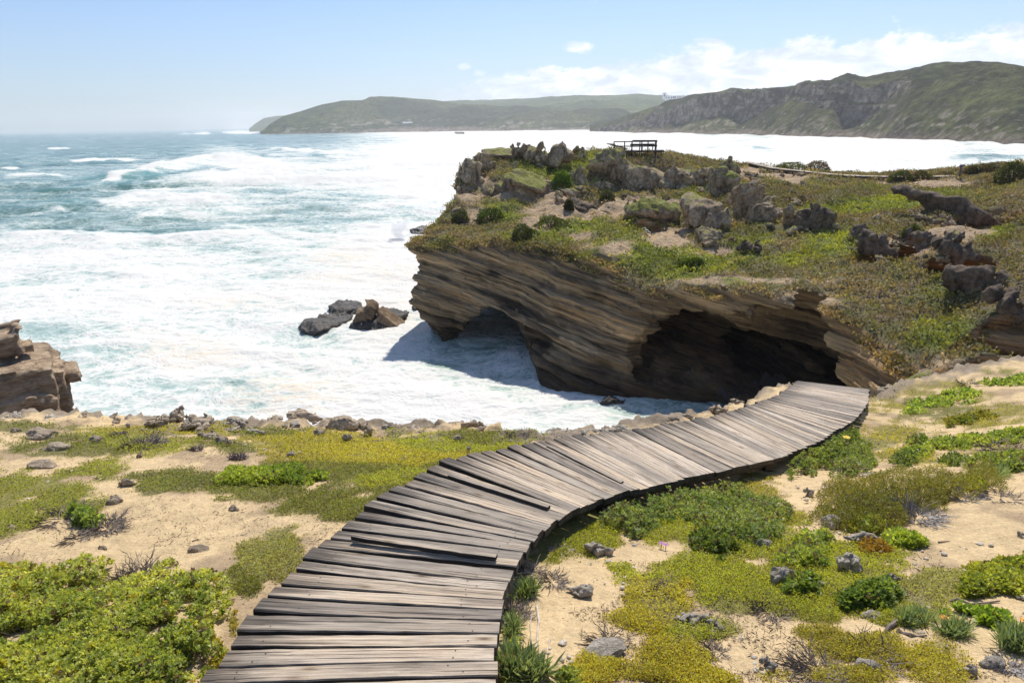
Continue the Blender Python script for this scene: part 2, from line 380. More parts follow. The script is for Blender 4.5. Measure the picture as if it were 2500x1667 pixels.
# ================================================================ sea
def line_d(px, py, pts):
    d = np.full(px.shape, 1e9); t_ = np.zeros(px.shape); sgn = np.zeros(px.shape)
    n = len(pts)-1
    for i in range(n):
        a = np.array(pts[i], float); e = np.array(pts[i+1], float)-a; wx = px-a[0]; wy = py-a[1]
        t = np.clip((wx*e[0]+wy*e[1])/(e@e), 0, 1); q = np.hypot(wx-e[0]*t, wy-e[1]*t)
        m = q < d; d = np.where(m, q, d); t_ = np.where(m, (i+t)/n, t_)
        sgn = np.where(m, np.sign(wx*e[1]-wy*e[0]), sgn)
    return d, t_, sgn
FO = [(0,320,0),(300,330,0),(560,320,0),(700,322,.03),(880,325,.15),(1000,312,.95),(1300,320,1),(1300,300,1),(1000,340,1),(900,338,.9),(820,336,.2),(700,338,.05),(600,350,.05),(850,352,.95),(700,347,.5),
 (950,370,1),(950,400,1),(720,362,.12),(800,362,.5),(760,380,1),(640,372,.75),(560,378,.95),(500,372,.6),(450,368,.15),(380,380,.2),(330,392,.25),(500,400,1),(640,400,1),(420,396,.7),(560,416,.9),(720,420,.95),(860,420,.95),
 (0,360,.03),(200,350,.03),(400,350,.02),(100,392,.15),(300,410,.1),(380,425,.2),(480,432,.3),(600,436,.35),(700,440,.38),(850,445,.45),(1000,430,.85),(1000,470,.8),
 (150,405,.22),(60,420,.12),(0,450,.08),(180,440,.05),(300,457,.5),(450,458,.75),(540,458,.55),(620,470,.3),(750,478,.35),(900,480,.5),(960,500,.7),
 (0,500,.08),(120,490,.18),(260,500,.2),(150,520,.05),(350,520,.1),(480,500,.3),(560,520,.35),(620,540,.35),(700,510,.38),(800,520,.45),(880,540,.8),(950,540,.95),
 (0,540,.35),(100,552,.75),(250,560,.72),(400,562,.55),(500,556,.4),(600,570,.5),(100,585,.8),(0,600,.75),(300,600,.65),(450,600,.6),(600,600,.55),(720,590,.62),(850,590,.85),(930,620,.95),
 (0,680,.62),(150,660,.6),(300,680,.72),(500,660,.68),(600,690,.78),(780,650,.88),(900,680,.9),(0,730,.7),(150,740,.62),(300,760,.66),(420,730,.72),(560,740,.66),(660,790,.42),(740,800,.42),(600,820,.55),
 (200,830,.48),(330,800,.66),(430,810,.84),(300,880,.55),(200,900,.45),(450,870,.55),(560,850,.62),(350,930,.5),(500,930,.6),(650,900,.9),(760,880,.85),(850,820,.78),(900,880,.8),(850,950,.85),
 (1000,950,.85),(1100,960,.85),(900,760,.75),(1000,830,.46),(1100,860,.48),(1200,900,.42),(1300,940,.5),(1450,930,.32),(1600,930,.28),(1100,760,.5),(1140,735,.55),(1200,960,.85),(1300,1000,.85),
 (1500,330,.96),(1700,338,.5),(1700,355,.95),(1900,330,.95),(2100,345,.9),(2250,362,.4),(2350,350,.75),(2200,378,.95),(1900,380,.97),(2352,330,.9)]
LINES = [  # px polyline (2352 space), foam strength, sigma px, height m
 ([(200,432),(260,418),(330,400),(400,380),(480,364),(560,370),(650,384)], .75, 3.0, 3.4), ([(215,446),(280,430),(350,413),(420,396),(490,386),(560,392)], -.45, 3.5, .0), ([(0,529),(120,524),(260,534),(420,532),(520,528)], -.30, 6, .0), ([(0,470),(120,462),(260,474)], -.15, 5, .5), ([(560,356),(680,362),(780,366)], -.3, 1.8, 0.),
 ([(0,545),(80,540),(180,548),(320,556),(450,548),(580,545),(700,560)], .45, 4, 1.1),
 ([(600,341),(680,347),(760,351),(830,352)], .6, 1.6, 2.0),
 ([(250,452),(330,450),(450,455),(560,462)], .45, 3, 1.0),
 ([(160,374),(230,368),(330,366)], .9, 2.2, 1.3),
 ([(105,342),(165,341)], .8, 1.0, .8), ([(0,388),(45,386)], .8, 1.8, .8), ([(400,309),(500,306),(620,303),(760,305)], 1.2, 1.7, 1.0),
 ([(1600,341),(1700,338),(1790,343)], -.45, 2.2, .9), ([(2150,364),(2250,361),(2400,357)], -.45, 3, .9), ([(1880,349),(1980,352),(2060,347)], -.3, 1.8, .9), ([(1950,332),(2080,336),(2200,333)], -.25, 1.3, .9), ([(1750,362),(1900,366),(2050,362)], -.2, 2, .9),
 ([(700,358),(800,361),(930,356)], -.35, 2.0, 1.2), ([(560,398),(700,404),(900,398)], -.25, 2.5, 1.2), ([(700,395),(850,388),(1000,392)], -.2, 2.5, 1.),
 ([(290,512),(390,490),(480,500)], .2, 5, .9), ([(0,408),(70,401),(170,408)], .4, 3, .9), ([(60,490),(140,478),(180,492)], .35, 3, .6)]
def foam_px(x, y):
    """x,y in 2352 space"""
    num = np.zeros(x.shape); den = np.full(x.shape, 1e-6)
    for (a, b, v) in FO:
        sx_ = 62 if b > 420 else 48; sy_ = 17+max(0, b-420)*.055 if b > 330 else 8
        w = np.exp(-.5*(((x-a)/sx_)**2+((y-b)/sy_)**2)); num += w*v; den += w
    v = (num+6e-7)/den
    return v
def build_sea():
    nr, nc = 900, 1000
    inv = np.linspace(1/27., 1/3200., nr); r = np.concatenate([1/inv, [4500, 8000, 16000, 60000]])
    a = np.radians(np.linspace(-56, 60, nc))
    Rr, A = np.meshgrid(r, a, indexing='ij'); X = Rr*np.sin(A); Y = Rr*np.cos(A)
    px, py, w = proj(np.stack([X, Y, 0*X], -1)); ex = px/K; ey = py/K
    fo = foam_px(ex, ey)
    fade = 1-sstep(1200, 3000, Rr)
    z = np.zeros(X.shape)
    far = sstep(70, 170, Rr)*fade
    wx = X+14*vn2(X/60, Y/60, 3); wy = Y+14*vn2(X/55, Y/55, 5)
    am = .6+.5*vn2(X/90, Y/60, 9)
    for (lx, ly, ph, aa) in ((.25, -1, 0, .55), (.45, -1, 2.1, .35), (-.1, -1, 4.4, .3)):
        n_ = math.hypot(lx, ly); kk = 2*math.pi/(34+ph*9)
        z += far*am*aa*1.5*np.sin(kk*(wx*lx+wy*ly)/n_+ph)
    sc = np.clip(Rr/60, 1, 8)
    z += .38*fbm(wx/7, wy/4.2, 0.0, 4, 21)*(1+.8*sstep(60, 200, Rr))*fade
    z += .10*fbm(X/1.6, Y/1.0, 0.0, 3, 31)*(1-sstep(150, 400, Rr))
    for pts, st, sg, hh in LINES:
        Pw = [at_z(p[0]*K, p[1]*K, 0)[:2] for p in pts]
        d, t, s = line_d(X, Y, Pw); en = np.clip(np.minimum(t, 1-t)*5, 0, 1)**.7
        ww = 4+hh*2.2
        q = d*s*np.sign(1)
        z += hh*en*np.exp(-(d/ww)**2)*(.8+.3*vn2(X/9, Y/9, 4))
        d2, t2, s2 = line_d(ex, (ey)*1.0, pts); en2 = np.clip(np.minimum(t2, 1-t2)*6, 0, 1)
        jit = 1+1.2*vn2(ex/26, ey/5, 8)
        fo = np.maximum(fo, 0)+st*en2*np.exp(-(d2/(sg*np.clip(jit, .3, 3)))**2)
        # darker glassy face under the crest
    # crests a bit whiter, faces clearer
    fo = np.minimum(fo, .93)+.16*np.clip(z, -1, 1.2)*sstep(.1, .4, fo)+.10*vn2(X/22+3, Y/9, 44)
    # foam collars around rocks and the cliff foot
    tint = np.zeros(X.shape)
    for (a_, b_, sa, sb, v) in ((430,812,90,25,.8),(660,905,95,32,1),(760,875,50,12,.5),(640,880,120,40,.3),(800,590,60,18,.7),(860,620,70,15,.5),(520,690,90,14,.5),(760,640,90,12,.4),(330,760,60,12,.3),(850,700,60,8,.5)):
        tint = np.maximum(tint, v*np.exp(-.5*(((ex-a_)/sa)**2+((ey-b_)/sb)**2)))
    aer = sstep(.05, .5, fo)                   # milky aerated water below the foam
    V = np.stack([X, Y, z], -1).reshape(-1, 3)
    me = mesh_from('sea', V, Q=grid_quads(len(r), nc)[:, ::-1], mats=[M_SEA], floats={'foam': fo.ravel(), 'tint': tint.ravel()})
    link('sea', me, kind='structure')
def sea_mat():
    m, nt, b = mat('sea_water'); p = pos(nt)
    fo = attr(nt, 'foam').outputs['Fac']; ti = attr(nt, 'tint').outputs['Fac']
    # warped coordinates -> stringy foam net
    wn = N(nt, 'ShaderNodeTexNoise'); wn.inputs['Scale'].default_value = .16; wn.inputs['Detail'].default_value = 5; nt.links.new(p, wn.inputs['Vector'])
    sub = N(nt, 'ShaderNodeVectorMath', operation='SUBTRACT'); nt.links.new(wn.outputs['Color'], sub.inputs[0]); sub.inputs[1].default_value = (.5, .5, .5)
    sc = N(nt, 'ShaderNodeVectorMath', operation='SCALE'); nt.links.new(sub.outputs[0], sc.inputs[0]); sc.inputs[3].default_value = 6
    ad = N(nt, 'ShaderNodeVectorMath', operation='ADD'); nt.links.new(p, ad.inputs[0]); nt.links.new(sc.outputs[0], ad.inputs[1]); q = ad.outputs[0]
    n1 = noise(nt, q, .15, 9, .62, .4, stretch=(.5, 1, 1))
    n2 = noise(nt, q, 1.1, 6, .6, .2, stretch=(.6, 1, 1))
    n0 = noise(nt, p, .035, 4, .6, .3, stretch=(.5, 1, 1))
    vo = N(nt, 'ShaderNodeTexVoronoi', feature='DISTANCE_TO_EDGE'); vo.inputs['Scale'].default_value = .55; nt.links.new(q, vo.inputs['Vector'])
    vo2 = N(nt, 'ShaderNodeTexVoronoi', feature='DISTANCE_TO_EDGE'); vo2.inputs['Scale'].default_value = 1.7; nt.links.new(q, vo2.inputs['Vector'])
    net = mth(nt, 'ADD', mth(nt, 'MULTIPLY', mth(nt, 'SUBTRACT', .22, vo.outputs[0]), .55), mth(nt, 'MULTIPLY', mth(nt, 'SUBTRACT', .16, vo2.outputs[0]), .5))
    h = mth(nt, 'ADD', mth(nt, 'MULTIPLY', mth(nt, 'SUBTRACT', n1, .5), 1.9), mth(nt, 'MULTIPLY', mth(nt, 'SUBTRACT', n2, .5), .7))
    h = mth(nt, 'ADD', mth(nt, 'ADD', mth(nt, 'ADD', h, .13), mth(nt, 'MULTIPLY', net, 1.5)), mth(nt, 'MULTIPLY', mth(nt, 'SUBTRACT', n0, .5), .5))
    e = mth(nt, 'ADD', h, mth(nt, 'MULTIPLY', mth(nt, 'SUBTRACT', fo, .5), 1.15))
    def ss(x, lo, hi):
        r = N(nt, 'ShaderNodeMapRange'); r.interpolation_type = 'SMOOTHSTEP'; r.inputs[1].default_value = lo; r.inputs[2].default_value = hi; nt.links.new(x, r.inputs[0]); return r.outputs[0]
    foam = ss(e, -.05, .50); thin = ss(e, -.45, .08)
    deep = ramp(nt, n0, [(.35, (.042, .112, .085)), (.65, (.066, .158, .118))])
    sz_ = N(nt, 'ShaderNodeSeparateXYZ'); nt.links.new(p, sz_.inputs[0])
    deep = mix(nt, mth(nt, 'MULTIPLY', ss(sz_.outputs[2], -.1, 1.8), .8), deep, (.11, .29, .25))  # higher water greener: light through the crests put into the colour
    c = mix(nt, ss(fo, .05, .6), deep, (.25, .355, .30))
    c = mix(nt, mth(nt, 'MULTIPLY', thin, .6), c, (.50, .59, .53))
    fcl = mix(nt, mth(nt, 'MULTIPLY', ti, ss(n2, .35, .65)), (.68, .665, .62), (.66, .57, .43))
    c = mix(nt, foam, c, fcl)
    nt.links.new(c, b.inputs['Base Color'])
    nt.links.new(mth(nt, 'ADD', mth(nt, 'MULTIPLY', foam, .65), .22), b.inputs['Roughness'])
    b.inputs['IOR'].default_value = 1.33; b.inputs['Specular IOR Level'].default_value = .35
    rip = noise(nt, p, 1.3, 8, .68, .3, stretch=(.6, 1, 1)); rip2 = noise(nt, p, .3, 5, .6, .2, stretch=(.5, 1, 1))
    n_ = bump(nt, None, rip2, .5, .5); n_ = bump(nt, None, rip, .6, .16, n_)
    bump(nt, b, e, .4, .35, n_)
    return m
M_SEA = sea_mat(); build_sea()

# ================================================================ headland
HP = [  # 2352-px x, y, horizontal distance
 (935,570,58),(1000,527,61),(1020,520,62),(1100,538,58.5),(1180,555,55),(1300,575,52),(1400,590,50),(1440,622,48),(1500,628,46.8),(1650,642,45.2),(1760,657,44),(1900,682,43),(1990,707,41.5),(2060,760,39.5),(2110,815,37),(2150,870,35),
 (2352,825,33),(2250,790,36),(2352,700,41),(2200,700,43),(2100,700,44.5),(2100,600,52),(2300,600,49),(2300,500,59),(2200,480,64),(2060,500,60),(2000,620,49),(1900,600,51),(1900,520,58),(1800,590,51.5),(1700,590,52),(1700,520,60),(1600,560,55),
 (1500,480,65),(1400,520,61),(1300,500,63),(1150,500,64.5),(1060,500,65.5),(1060,440,69),(1200,455,69),(1300,440,71),(1420,445,71),(1550,440,72),(1700,440,73),(1800,470,68),(1900,440,73),(2000,440,74),(2080,430,76),(2250,430,74),(2352,430,71),
 (1050,385,76),(1120,375,79),(1200,368,80),(1300,352,82),(1400,355,83),(1480,352,83),(1560,362,84),(1650,374,86),(1750,388,88),(1900,402,88),(2040,408,88),(2200,410,86),(2290,404,82),(2352,395,79)]
HW = np.array([at_D(a*K, b*K, D) for a, b, D in HP])
extra = np.array([(5, 100, 10), (30, 104, 9.5), (55, 104, 9.5), (85, 80, 13), (90, 40, 9), (60, 30, 7.5), (40, 27, 6.5), (-10, 95, 10), (-9, 50, 7), (10, 38, 7), (24, 30, 5.5), (85, 105, 10)])
Pp = np.concatenate([HW[:, :2], extra[:, :2]]); zz = np.concatenate([HW[:, 2], extra[:, 2]])
T_ev = tps(Pp/30., zz, .004)
def T_raw(x, y): return T_ev(np.asarray(x)/30., np.asarray(y)/30.)
FBX = [(335,205,88.5),(420,226,88),(500,243,87.5),(600,255,87),(700,265,86.6),(800,276,86.2),(900,286,85.8),(1000,293,85.5),(1100,297,85.2),(1200,300,85),(1290,302,85),(1420,304,85),(1570,300,85.5),(1700,297,86.5)]
FBP = np.array([at_D(1700+a/2.704, 320+b/2.704, D) for a, b, D in FBX])
def T_full(x, y):
    t = T_noise(x, y); shp = np.shape(t); xf = np.ravel(np.asarray(x, float)+0*t); yf = np.ravel(np.asarray(y, float)+0*t); tf = np.array(t, float).ravel()
    m = np.nonzero((yf > 62) & (yf < 92) & (xf > 22) & (xf < 62))[0]
    if len(m):
        best = np.full(len(m), 99.); zb = np.zeros(len(m)); xm = xf[m]; ym = yf[m]
        for i in range(len(FBP)-1):
            a = FBP[i]; e = FBP[i+1]-a; tt = np.clip(((xm-a[0])*e[0]+(ym-a[1])*e[1])/(e[0]**2+e[1]**2), 0, 1); d = np.hypot(xm-a[0]-e[0]*tt, ym-a[1]-e[1]*tt)
            q = d < best; best = np.where(q, d, best); zb = np.where(q, a[2]+e[2]*tt, zb)
        w = 1-sstep(1.0, 3.5, best); lim = zb-.38
        tf[m] = tf[m]*(1-w)+w*lim
        fr = (1-sstep(2, 9, best))*(ym*0+1); tf[m] = np.minimum(tf[m], lim+.1+best*.22+20*(1-fr))
    return tf.reshape(shp) if shp else float(tf[0])
def T_noise(x, y):
    t = T_raw(x, y)
    return t+.85*fbm(x/9., y/9., 0.0, 4, 41)+(.50+.75*np.exp(-((x-16)/16)**2-((y-70)/9)**2))*fbm(x/2.4, y/2.4, 0.0, 4, 47)*(1+.6*vn2(x/12, y/12, 3))-.45*np.clip(fbm(x/4.5+9, y/4.5, 0.0, 3, 49, ridge=True)-.15, 0, 1)
hs = .2
gx = np.arange(-14, 76, hs); gy = np.arange(26, 104, hs); gz = np.arange(-1.6, 17.4, hs)
GX, GY = np.meshgrid(gx, gy, indexing='ij')
TT = T_full(GX, GY)
def pxz(lst, z): return [tuple(at_z(a*K, b*K, z)[:2]) for a, b in lst]
def pxD(lst): return [tuple(at_D(a*K, b*K, D)[:2]) for a, b, D in lst]
right_back = [(90, 14), (90, 120)]
P_rim = pxD([(935,570,58),(1020,572,57.5),(1100,578,55.8),(1180,582,53.8),(1300,590,51.3),(1400,600,49.3),(1440,622,47.7),(1500,632,46.4),(1650,642,44.8),(1760,657,43.6),(1900,682,43),(1990,707,41.5),(2060,760,39),(2110,820,36.5),(2150,880,33.5),(2200,880,28)])+[(26, 18)]+right_back+[(40, 108), (8, 104), (-5, 92), (-5.2, 80), (-6.0, 70), (-8.2, 63.5)]
P_up = pxD([(1042,470,66),(1100,520,62),(1180,555,55.3),(1300,577,52.3),(1400,590,50.3),(1500,628,47),(1760,657,44),(1990,707,41.5),(2110,820,36.5),(2200,880,28)])+[(26, 18)]+right_back+[(40, 106), (8, 100), (-3, 90), (-5.3, 79), (-5.6, 72)]
base = pxz([(990,768),(1010,788),(1058,778),(1085,792),(1130,830),(1190,835),(1215,840),(1245,876),(1290,897),(1340,906),(1410,905),(1500,913),(1640,924),(1760,930),(1900,935),(2060,930)], 0)
P_base = base+[(24, 32), (27, 24), (26, 16)]+right_back+[(40, 110), (8, 106), (-6, 94), (-5, 80), (-5.0, 70), (-5.6, 63)]
# the mid level carries the nose of the central mass and its lean towards the sea
mid = pxD([(955,680,57.6),(985,700,57),(1080,700,55.5),(1180,690,53),(1260,760,49.8),(1340,800,48),(1420,830,46.4),(1470,790,46.2),(1600,790,46),(1760,800,44.5),(1900,800,42.5),(2030,850,38.5),(2110,880,35)])
P_mid = mid+[(26, 24), (26, 16)]+right_back+[(40, 110), (8, 106), (-5, 93), (-5, 80), (-5.4, 70), (-7.2, 62)]
sdl = [poly_sd(GX, GY, P) for P in (P_base, P_mid, P_rim, P_up)]
lv = [0., 3.8, 8.2, 11.2]
nx, ny, nz = len(gx), len(gy), len(gz)
Fd = np.empty((nx, ny, nz), np.float32)
for k, z in enumerate(gz):
    z_ = min(max(z, 0), 11.2); j = 0 if z_ < lv[1] else 1 if z_ < lv[2] else 2
    t = (z_-lv[j])/(lv[j+1]-lv[j]); side = sdl[j]*(1-t)+sdl[j+1]*t
    dt = (TT-z)*.9
    kk = .5
    hh = np.clip(.5+.5*(side-dt)/kk, 0, 1)
    Fd[:, :, k] = side*(1-hh)+dt*hh-kk*hh*(1-hh)
def strat_s(x, y, z):
    return z+.27*x+.04*y+.5*vn(x/18, y/18, z/12, 61)-.0022*(x-4)**2*(x > 4)
# caves
floor_z = .55+.16*np.clip(sdl[0]-.2, 0, 9)+.5*fbm(GX/1.6, GY/1.6, 0.0, 4, 79)
def carve(cx, cy, cz, rx, ry, rz, yaw=0., k=.8, use_floor=False):
    c, s = math.cos(yaw), math.sin(yaw)
    x = gx-cx; y = gy-cy
    XX, YY = np.meshgrid(x, y, indexing='ij'); U_ = (XX*c+YY*s); V_ = (-XX*s+YY*c)
    wob = 1+.10*vn2((XX+cx)/3., (YY+cy)/3., 77)
    for kz, z in enumerate(gz):
        q = np.sqrt((U_/rx)**2+(V_/ry)**2+((z-cz)/rz)**2)*wob
        if q.min() > 1.6: continue
        sd_ = (q-1)*min(rx, ry, rz)*.9
        a = Fd[:, :, kz]; h_ = np.clip(.5-.5*(sd_-a)/k, 0, 1)*0
        fl = (floor_z-z)*.8
        Fd[:, :, kz] = np.minimum(a, np.maximum(sd_, fl) if use_floor else sd_)
CAVE_FLOOR = True
CAVE_C = at_D(1725*K, 850*K, 49)
carve(CAVE_C[0]+1.0, CAVE_C[1]-4.7, .6, 10.6, 5.0, 6.9, -.40, use_floor=True)
carve(CAVE_C[0]+.3, CAVE_C[1]-1.0, .4, 8.0, 13.0, 3.1, -.35, use_floor=True)
carve(CAVE_C[0]-4.6, CAVE_C[1]-1.5, 2.6, 2.6, 6., 2.6, -.2, use_floor=True)
carve(CAVE_C[0]+6.4, CAVE_C[1]-5.2, -.2, 6.4, 9.0, 3.7, -.5, use_floor=True)
carve(CAVE_C[0]-4.0, CAVE_C[1]+1.0, 1.0, 4.0, 6, 4.9, .2, use_floor=True)
ARCH = True
# eroded pockets in the upper slope on the right
for (a, b, D, rx, ry, rz) in ((2230,470,61,4.2,2.2,1.7),(2030,565,53,3,1.6,1.3),(2200,575,50,1.9,1.8,2.2),(2330,690,39.5,3.2,2.2,2.4),(2345,800,32.5,2.6,2.2,1.6),(1475,525,61,2.2,1.6,1.0),(2010,745,40,1.8,1.2,.8)):
    c = at_D(a*K, b*K, D); tz = float(T_raw(c[0], c[1])); carve(c[0], c[1]-.6, tz-.15, rx, ry, rz, .3)
# strata relief, only near the surface
band = np.abs(Fd) < 1.7
I, J, Kz = np.nonzero(band); x = gx[I]; y = gy[J]; z = gz[Kz]
s = strat_s(x, y, z); fv = Fd[I, J, Kz].astype(float)
sidew = np.clip((TT[I, J]-z)/1.2, 0, 1)
led = vn(s*1.15, x*.03, y*.03, 81)*.24+vn(s*2.9, x*.06, y*.06, 82)*.20+vn(s*6.5, x*.1, y*.1, 83)*.10
blk = fbm(x/3.6, y/3.6, z/3.2, 4, 85)
pock = np.clip(vn(s*1.5, x*.22, y*.22, 91)-.30, 0, 1)*2.8*sstep(-.3, .4, vn(x/10, y/10, z/8, 95))
fv = fv+sidew*(led+1.0*blk-pock)+(1-sidew)*.12*fbm(x*1.6, y*1.6, z*1.6, 2, 87)
Fd[I, J, Kz] = fv
# the arch is cut last, so that its rough walls stay open
carve(-1.75, 56.5, -.4, 2.7, 14., 4.1, .20)
carve(-3.3, 66., -.4, 3.4, 11., 3.7, .42)
Vh, Qh = nets(Fd, (gx[0], gy[0], gz[0]), hs)
del band, I, J, Kz, fv, s, led, blk, pock, sidew
keep = (Vh[:, 1] > 26.3)
print('headland verts', len(Vh))
Nh = vert_normals(Vh, Qh)
hx, hy, hz_ = Vh.T
# split the cliff quads twice, so that the ledges are real steps
def split(V, Q, m):
    q = Q[m]; n0 = len(V); E_ = np.concatenate([q[:, [0, 1]], q[:, [1, 2]], q[:, [2, 3]], q[:, [3, 0]]]); Es = np.sort(E_, 1)
    key = Es[:, 0].astype(np.int64)*(n0+1)+Es[:, 1]; uq, first, inv = np.unique(key, return_index=True, return_inverse=True)
    mid = (V[Es[first, 0]]+V[Es[first, 1]])/2; cen = V[q].mean(1); n = len(q); e = n0+inv.reshape(4, n).T; c = n0+len(uq)+np.arange(n)
    out = np.concatenate([np.stack([q[:, 0], e[:, 0], c, e[:, 3]], 1), np.stack([e[:, 0], q[:, 1], e[:, 1], c], 1), np.stack([c, e[:, 1], q[:, 2], e[:, 2]], 1), np.stack([e[:, 3], c, e[:, 2], q[:, 3]], 1)])
    return np.concatenate([V, mid, cen]), np.concatenate([Q[~m], out]), np.arange(len(Q)-n, len(Q)-n+4*n)
for it in range(2):
    cq = Vh[Qh].mean(1); m = (T_full(cq[:, 0], cq[:, 1])-cq[:, 2] > .30) & (cq[:, 1] < 72) & (cq[:, 2] > -.8) & (cq[:, 0] < 36)
    if it == 0: m &= (Nh[Qh].mean(1)[:, 1] < .55)
    else: m = m2_ & (cq[:, 1] < 60) & (vert_normals(Vh, Qh)[Qh].mean(1)[:, 1] < .35)
    Vh, Qh, nq = split(Vh, Qh, m); m2_ = np.zeros(len(Qh), bool); m2_[nq] = True
print('split', len(Vh)); Nh = vert_normals(Vh, Qh); hx, hy, hz_ = Vh.T
def layer(s, k, x, y, seed, sharp=.30):
    q = s*k; i = np.floor(q); f_ = q-i; i = i.astype(np.int64); z0 = np.zeros_like(i)
    a = _h(i, z0, z0, seed); b = _h(i+1, z0, z0, seed); kx = .28*k**.7; wv = .35*vn2(x*.7, y*.7, seed+2)
    def cell(ii, r0):
        u = x*kx+r0*13+wv; c = np.floor(u); g = u-c; c = c.astype(np.int64); p0 = _h(c, ii, z0, seed+3); p1 = _h(c+1, ii, z0, seed+3); return (p0+(p1-p0)*sstep(.86, 1, g)-.5)*.8
    a = a+cell(i, a); b = b+cell(i+1, b)
    return a+(b-a)*sstep(1-sharp, 1, f_)-.5
# fine ledges
s = strat_s(hx, hy, hz_)
tv = T_full(hx, hy)-hz_
sidew = np.clip(tv/.8, 0, 1)
wob_ = .10*fbm(hx*.9, hy*.9, hz_*.9, 3, 107)
lay = .34*layer(s+wob_, 1.9, hx, hy, 151)+.20*layer(s+wob_, 4.6, hx, hy, 153)+.09*layer(s+wob_, 10.5, hx, hy, 155, .4)
Vh = Vh+Nh*(sidew*np.where(hy < 72, 1, .3)*(lay+.08*fbm(hx*1.5, hy*1.5, hz_*1.5, 3, 103)))[:, None]
# ground colours of the top, given as patches of sand / green / olive / grey-green
ex, ey, _ = proj(Vh); ex = ex/K; ey = ey/K
def blobs(x, y, lst):
    r = np.full(x.shape, -9.)
    for (a, b, ra, rb, v) in lst: r = np.maximum(r, v*(1-np.sqrt(((x-a)/ra)**2+((y-b)/rb)**2)))
    return r
sandB = [(1150,440,120,30,1.2),(1090,450,60,25,1),(1300,480,130,38,1.1),(1400,470,60,20,.9),(1240,510,60,20,1),(1330,540,60,15,.7),(1090,495,40,22,.8),(1800,405,90,16,1.2),(1720,395,50,12,1),(2120,422,90,9,1),(2330,400,30,8,.8),(1530,545,70,26,1.1),(1660,580,50,16,.8),(1250,350,60,12,.8),(1480,470,90,22,.8),(1900,690,80,14,.7),(1700,645,140,9,.9),(2200,530,60,30,.6),(2080,560,40,20,.5),(2352,830,120,26,.8),(2230,840,60,16,.6),(1440,560,80,18,.4)]
greenB = [(1300,530,130,40,1.1),(1450,560,120,40,1.1),(1560,600,140,34,.9),(1700,590,120,36,.8),(1150,490,60,22,1),(1270,395,70,22,1.1),(1330,370,60,20,1),(1800,600,120,40,.7),(1900,560,90,40,.7),(1380,585,80,12,1.2),(1610,440,50,10,1),(2200,760,120,50,.9),(2050,470,120,30,.4),(2300,520,60,60,.5),(1750,550,60,20,.8),(2180,650,80,50,.4)]
nn = fbm(hx/2.5, hy/2.5, 0.0, 5, 111); n2_ = fbm(hx/.8, hy/.8, 0.0, 4, 117); n3_ = fbm(hx/6., hy/6., 0.0, 3, 119)
ws = sstep(-.1, .35, blobs(ex, ey, sandB)+.9*nn+.3*n2_); wg = sstep(-.25, .5, blobs(ex, ey, greenB)+.9*n3_+.4*n2_)
def L3(c): return np.array(c)[None]
olive = L3((.135, .128, .040)); brn = L3((.185, .142, .078)); grn = L3((.165, .180, .030)); sand = L3((.44, .315, .19)); ygr = L3((.27, .275, .03))
top = olive+(brn-olive)*sstep(-.4, .3, n2_+.5*nn+.15*sstep(1800, 2200, ex))[:, None]
top = top+(grn-top)*wg[:, None]; top = top+(ygr-top)*(wg*sstep(.05, .5, nn+.5*n2_))[:, None]
top = top+(sand-top)*ws[:, None]
bands = .5+.5*vn(s*2.6, hx*.03, hy*.03, 131); b2 = .5+.5*vn(s*9, hx*.08, hy*.08, 133)
rock = L3((.17, .118, .066))+(L3((.60, .42, .23))-L3((.17, .118, .066)))*(.55*bands+.45*b2)[:, None]
stain = sstep(-.08, .32, fbm(hx/3.5, hy/3.5, s*.9, 4, 137)+.25*vn(s*3, hx*.05, 0, 139))
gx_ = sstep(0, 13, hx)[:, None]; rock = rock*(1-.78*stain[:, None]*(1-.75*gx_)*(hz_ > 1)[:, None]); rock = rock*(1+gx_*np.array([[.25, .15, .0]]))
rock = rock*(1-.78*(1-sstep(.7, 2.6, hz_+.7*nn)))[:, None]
vis_d = poly_sd(hx, hy, P_rim); rock = rock*(1-.70*sstep(3.5, 7, vis_d+.8*nn)*(1-sstep(4.5, 6, hz_)))[:, None]  # deep cave shade painted into the rock colour, along with wet algae
och = sstep(0, .5, fbm(hx/7, hy/7, hz_/4, 3, 141)); rock = rock*(1+(L3((1.25, 1.02, .72))-1)*och[:, None])
Nh = vert_normals(Vh, Qh)
isrock = np.clip(np.maximum(sstep(.45, 1.3, tv+.4*n2_), 1-sstep(.50, .74, Nh[:, 2]+.15*n2_)), 0, 1)
upz = (1-sstep(-.2, .4, tv))[:, None]; rock = rock*(1-upz)+upz*(L3((.26, .21, .15))*(1+.5*n2_[:, None]))
colh = top+(rock-top)*isrock[:, None]
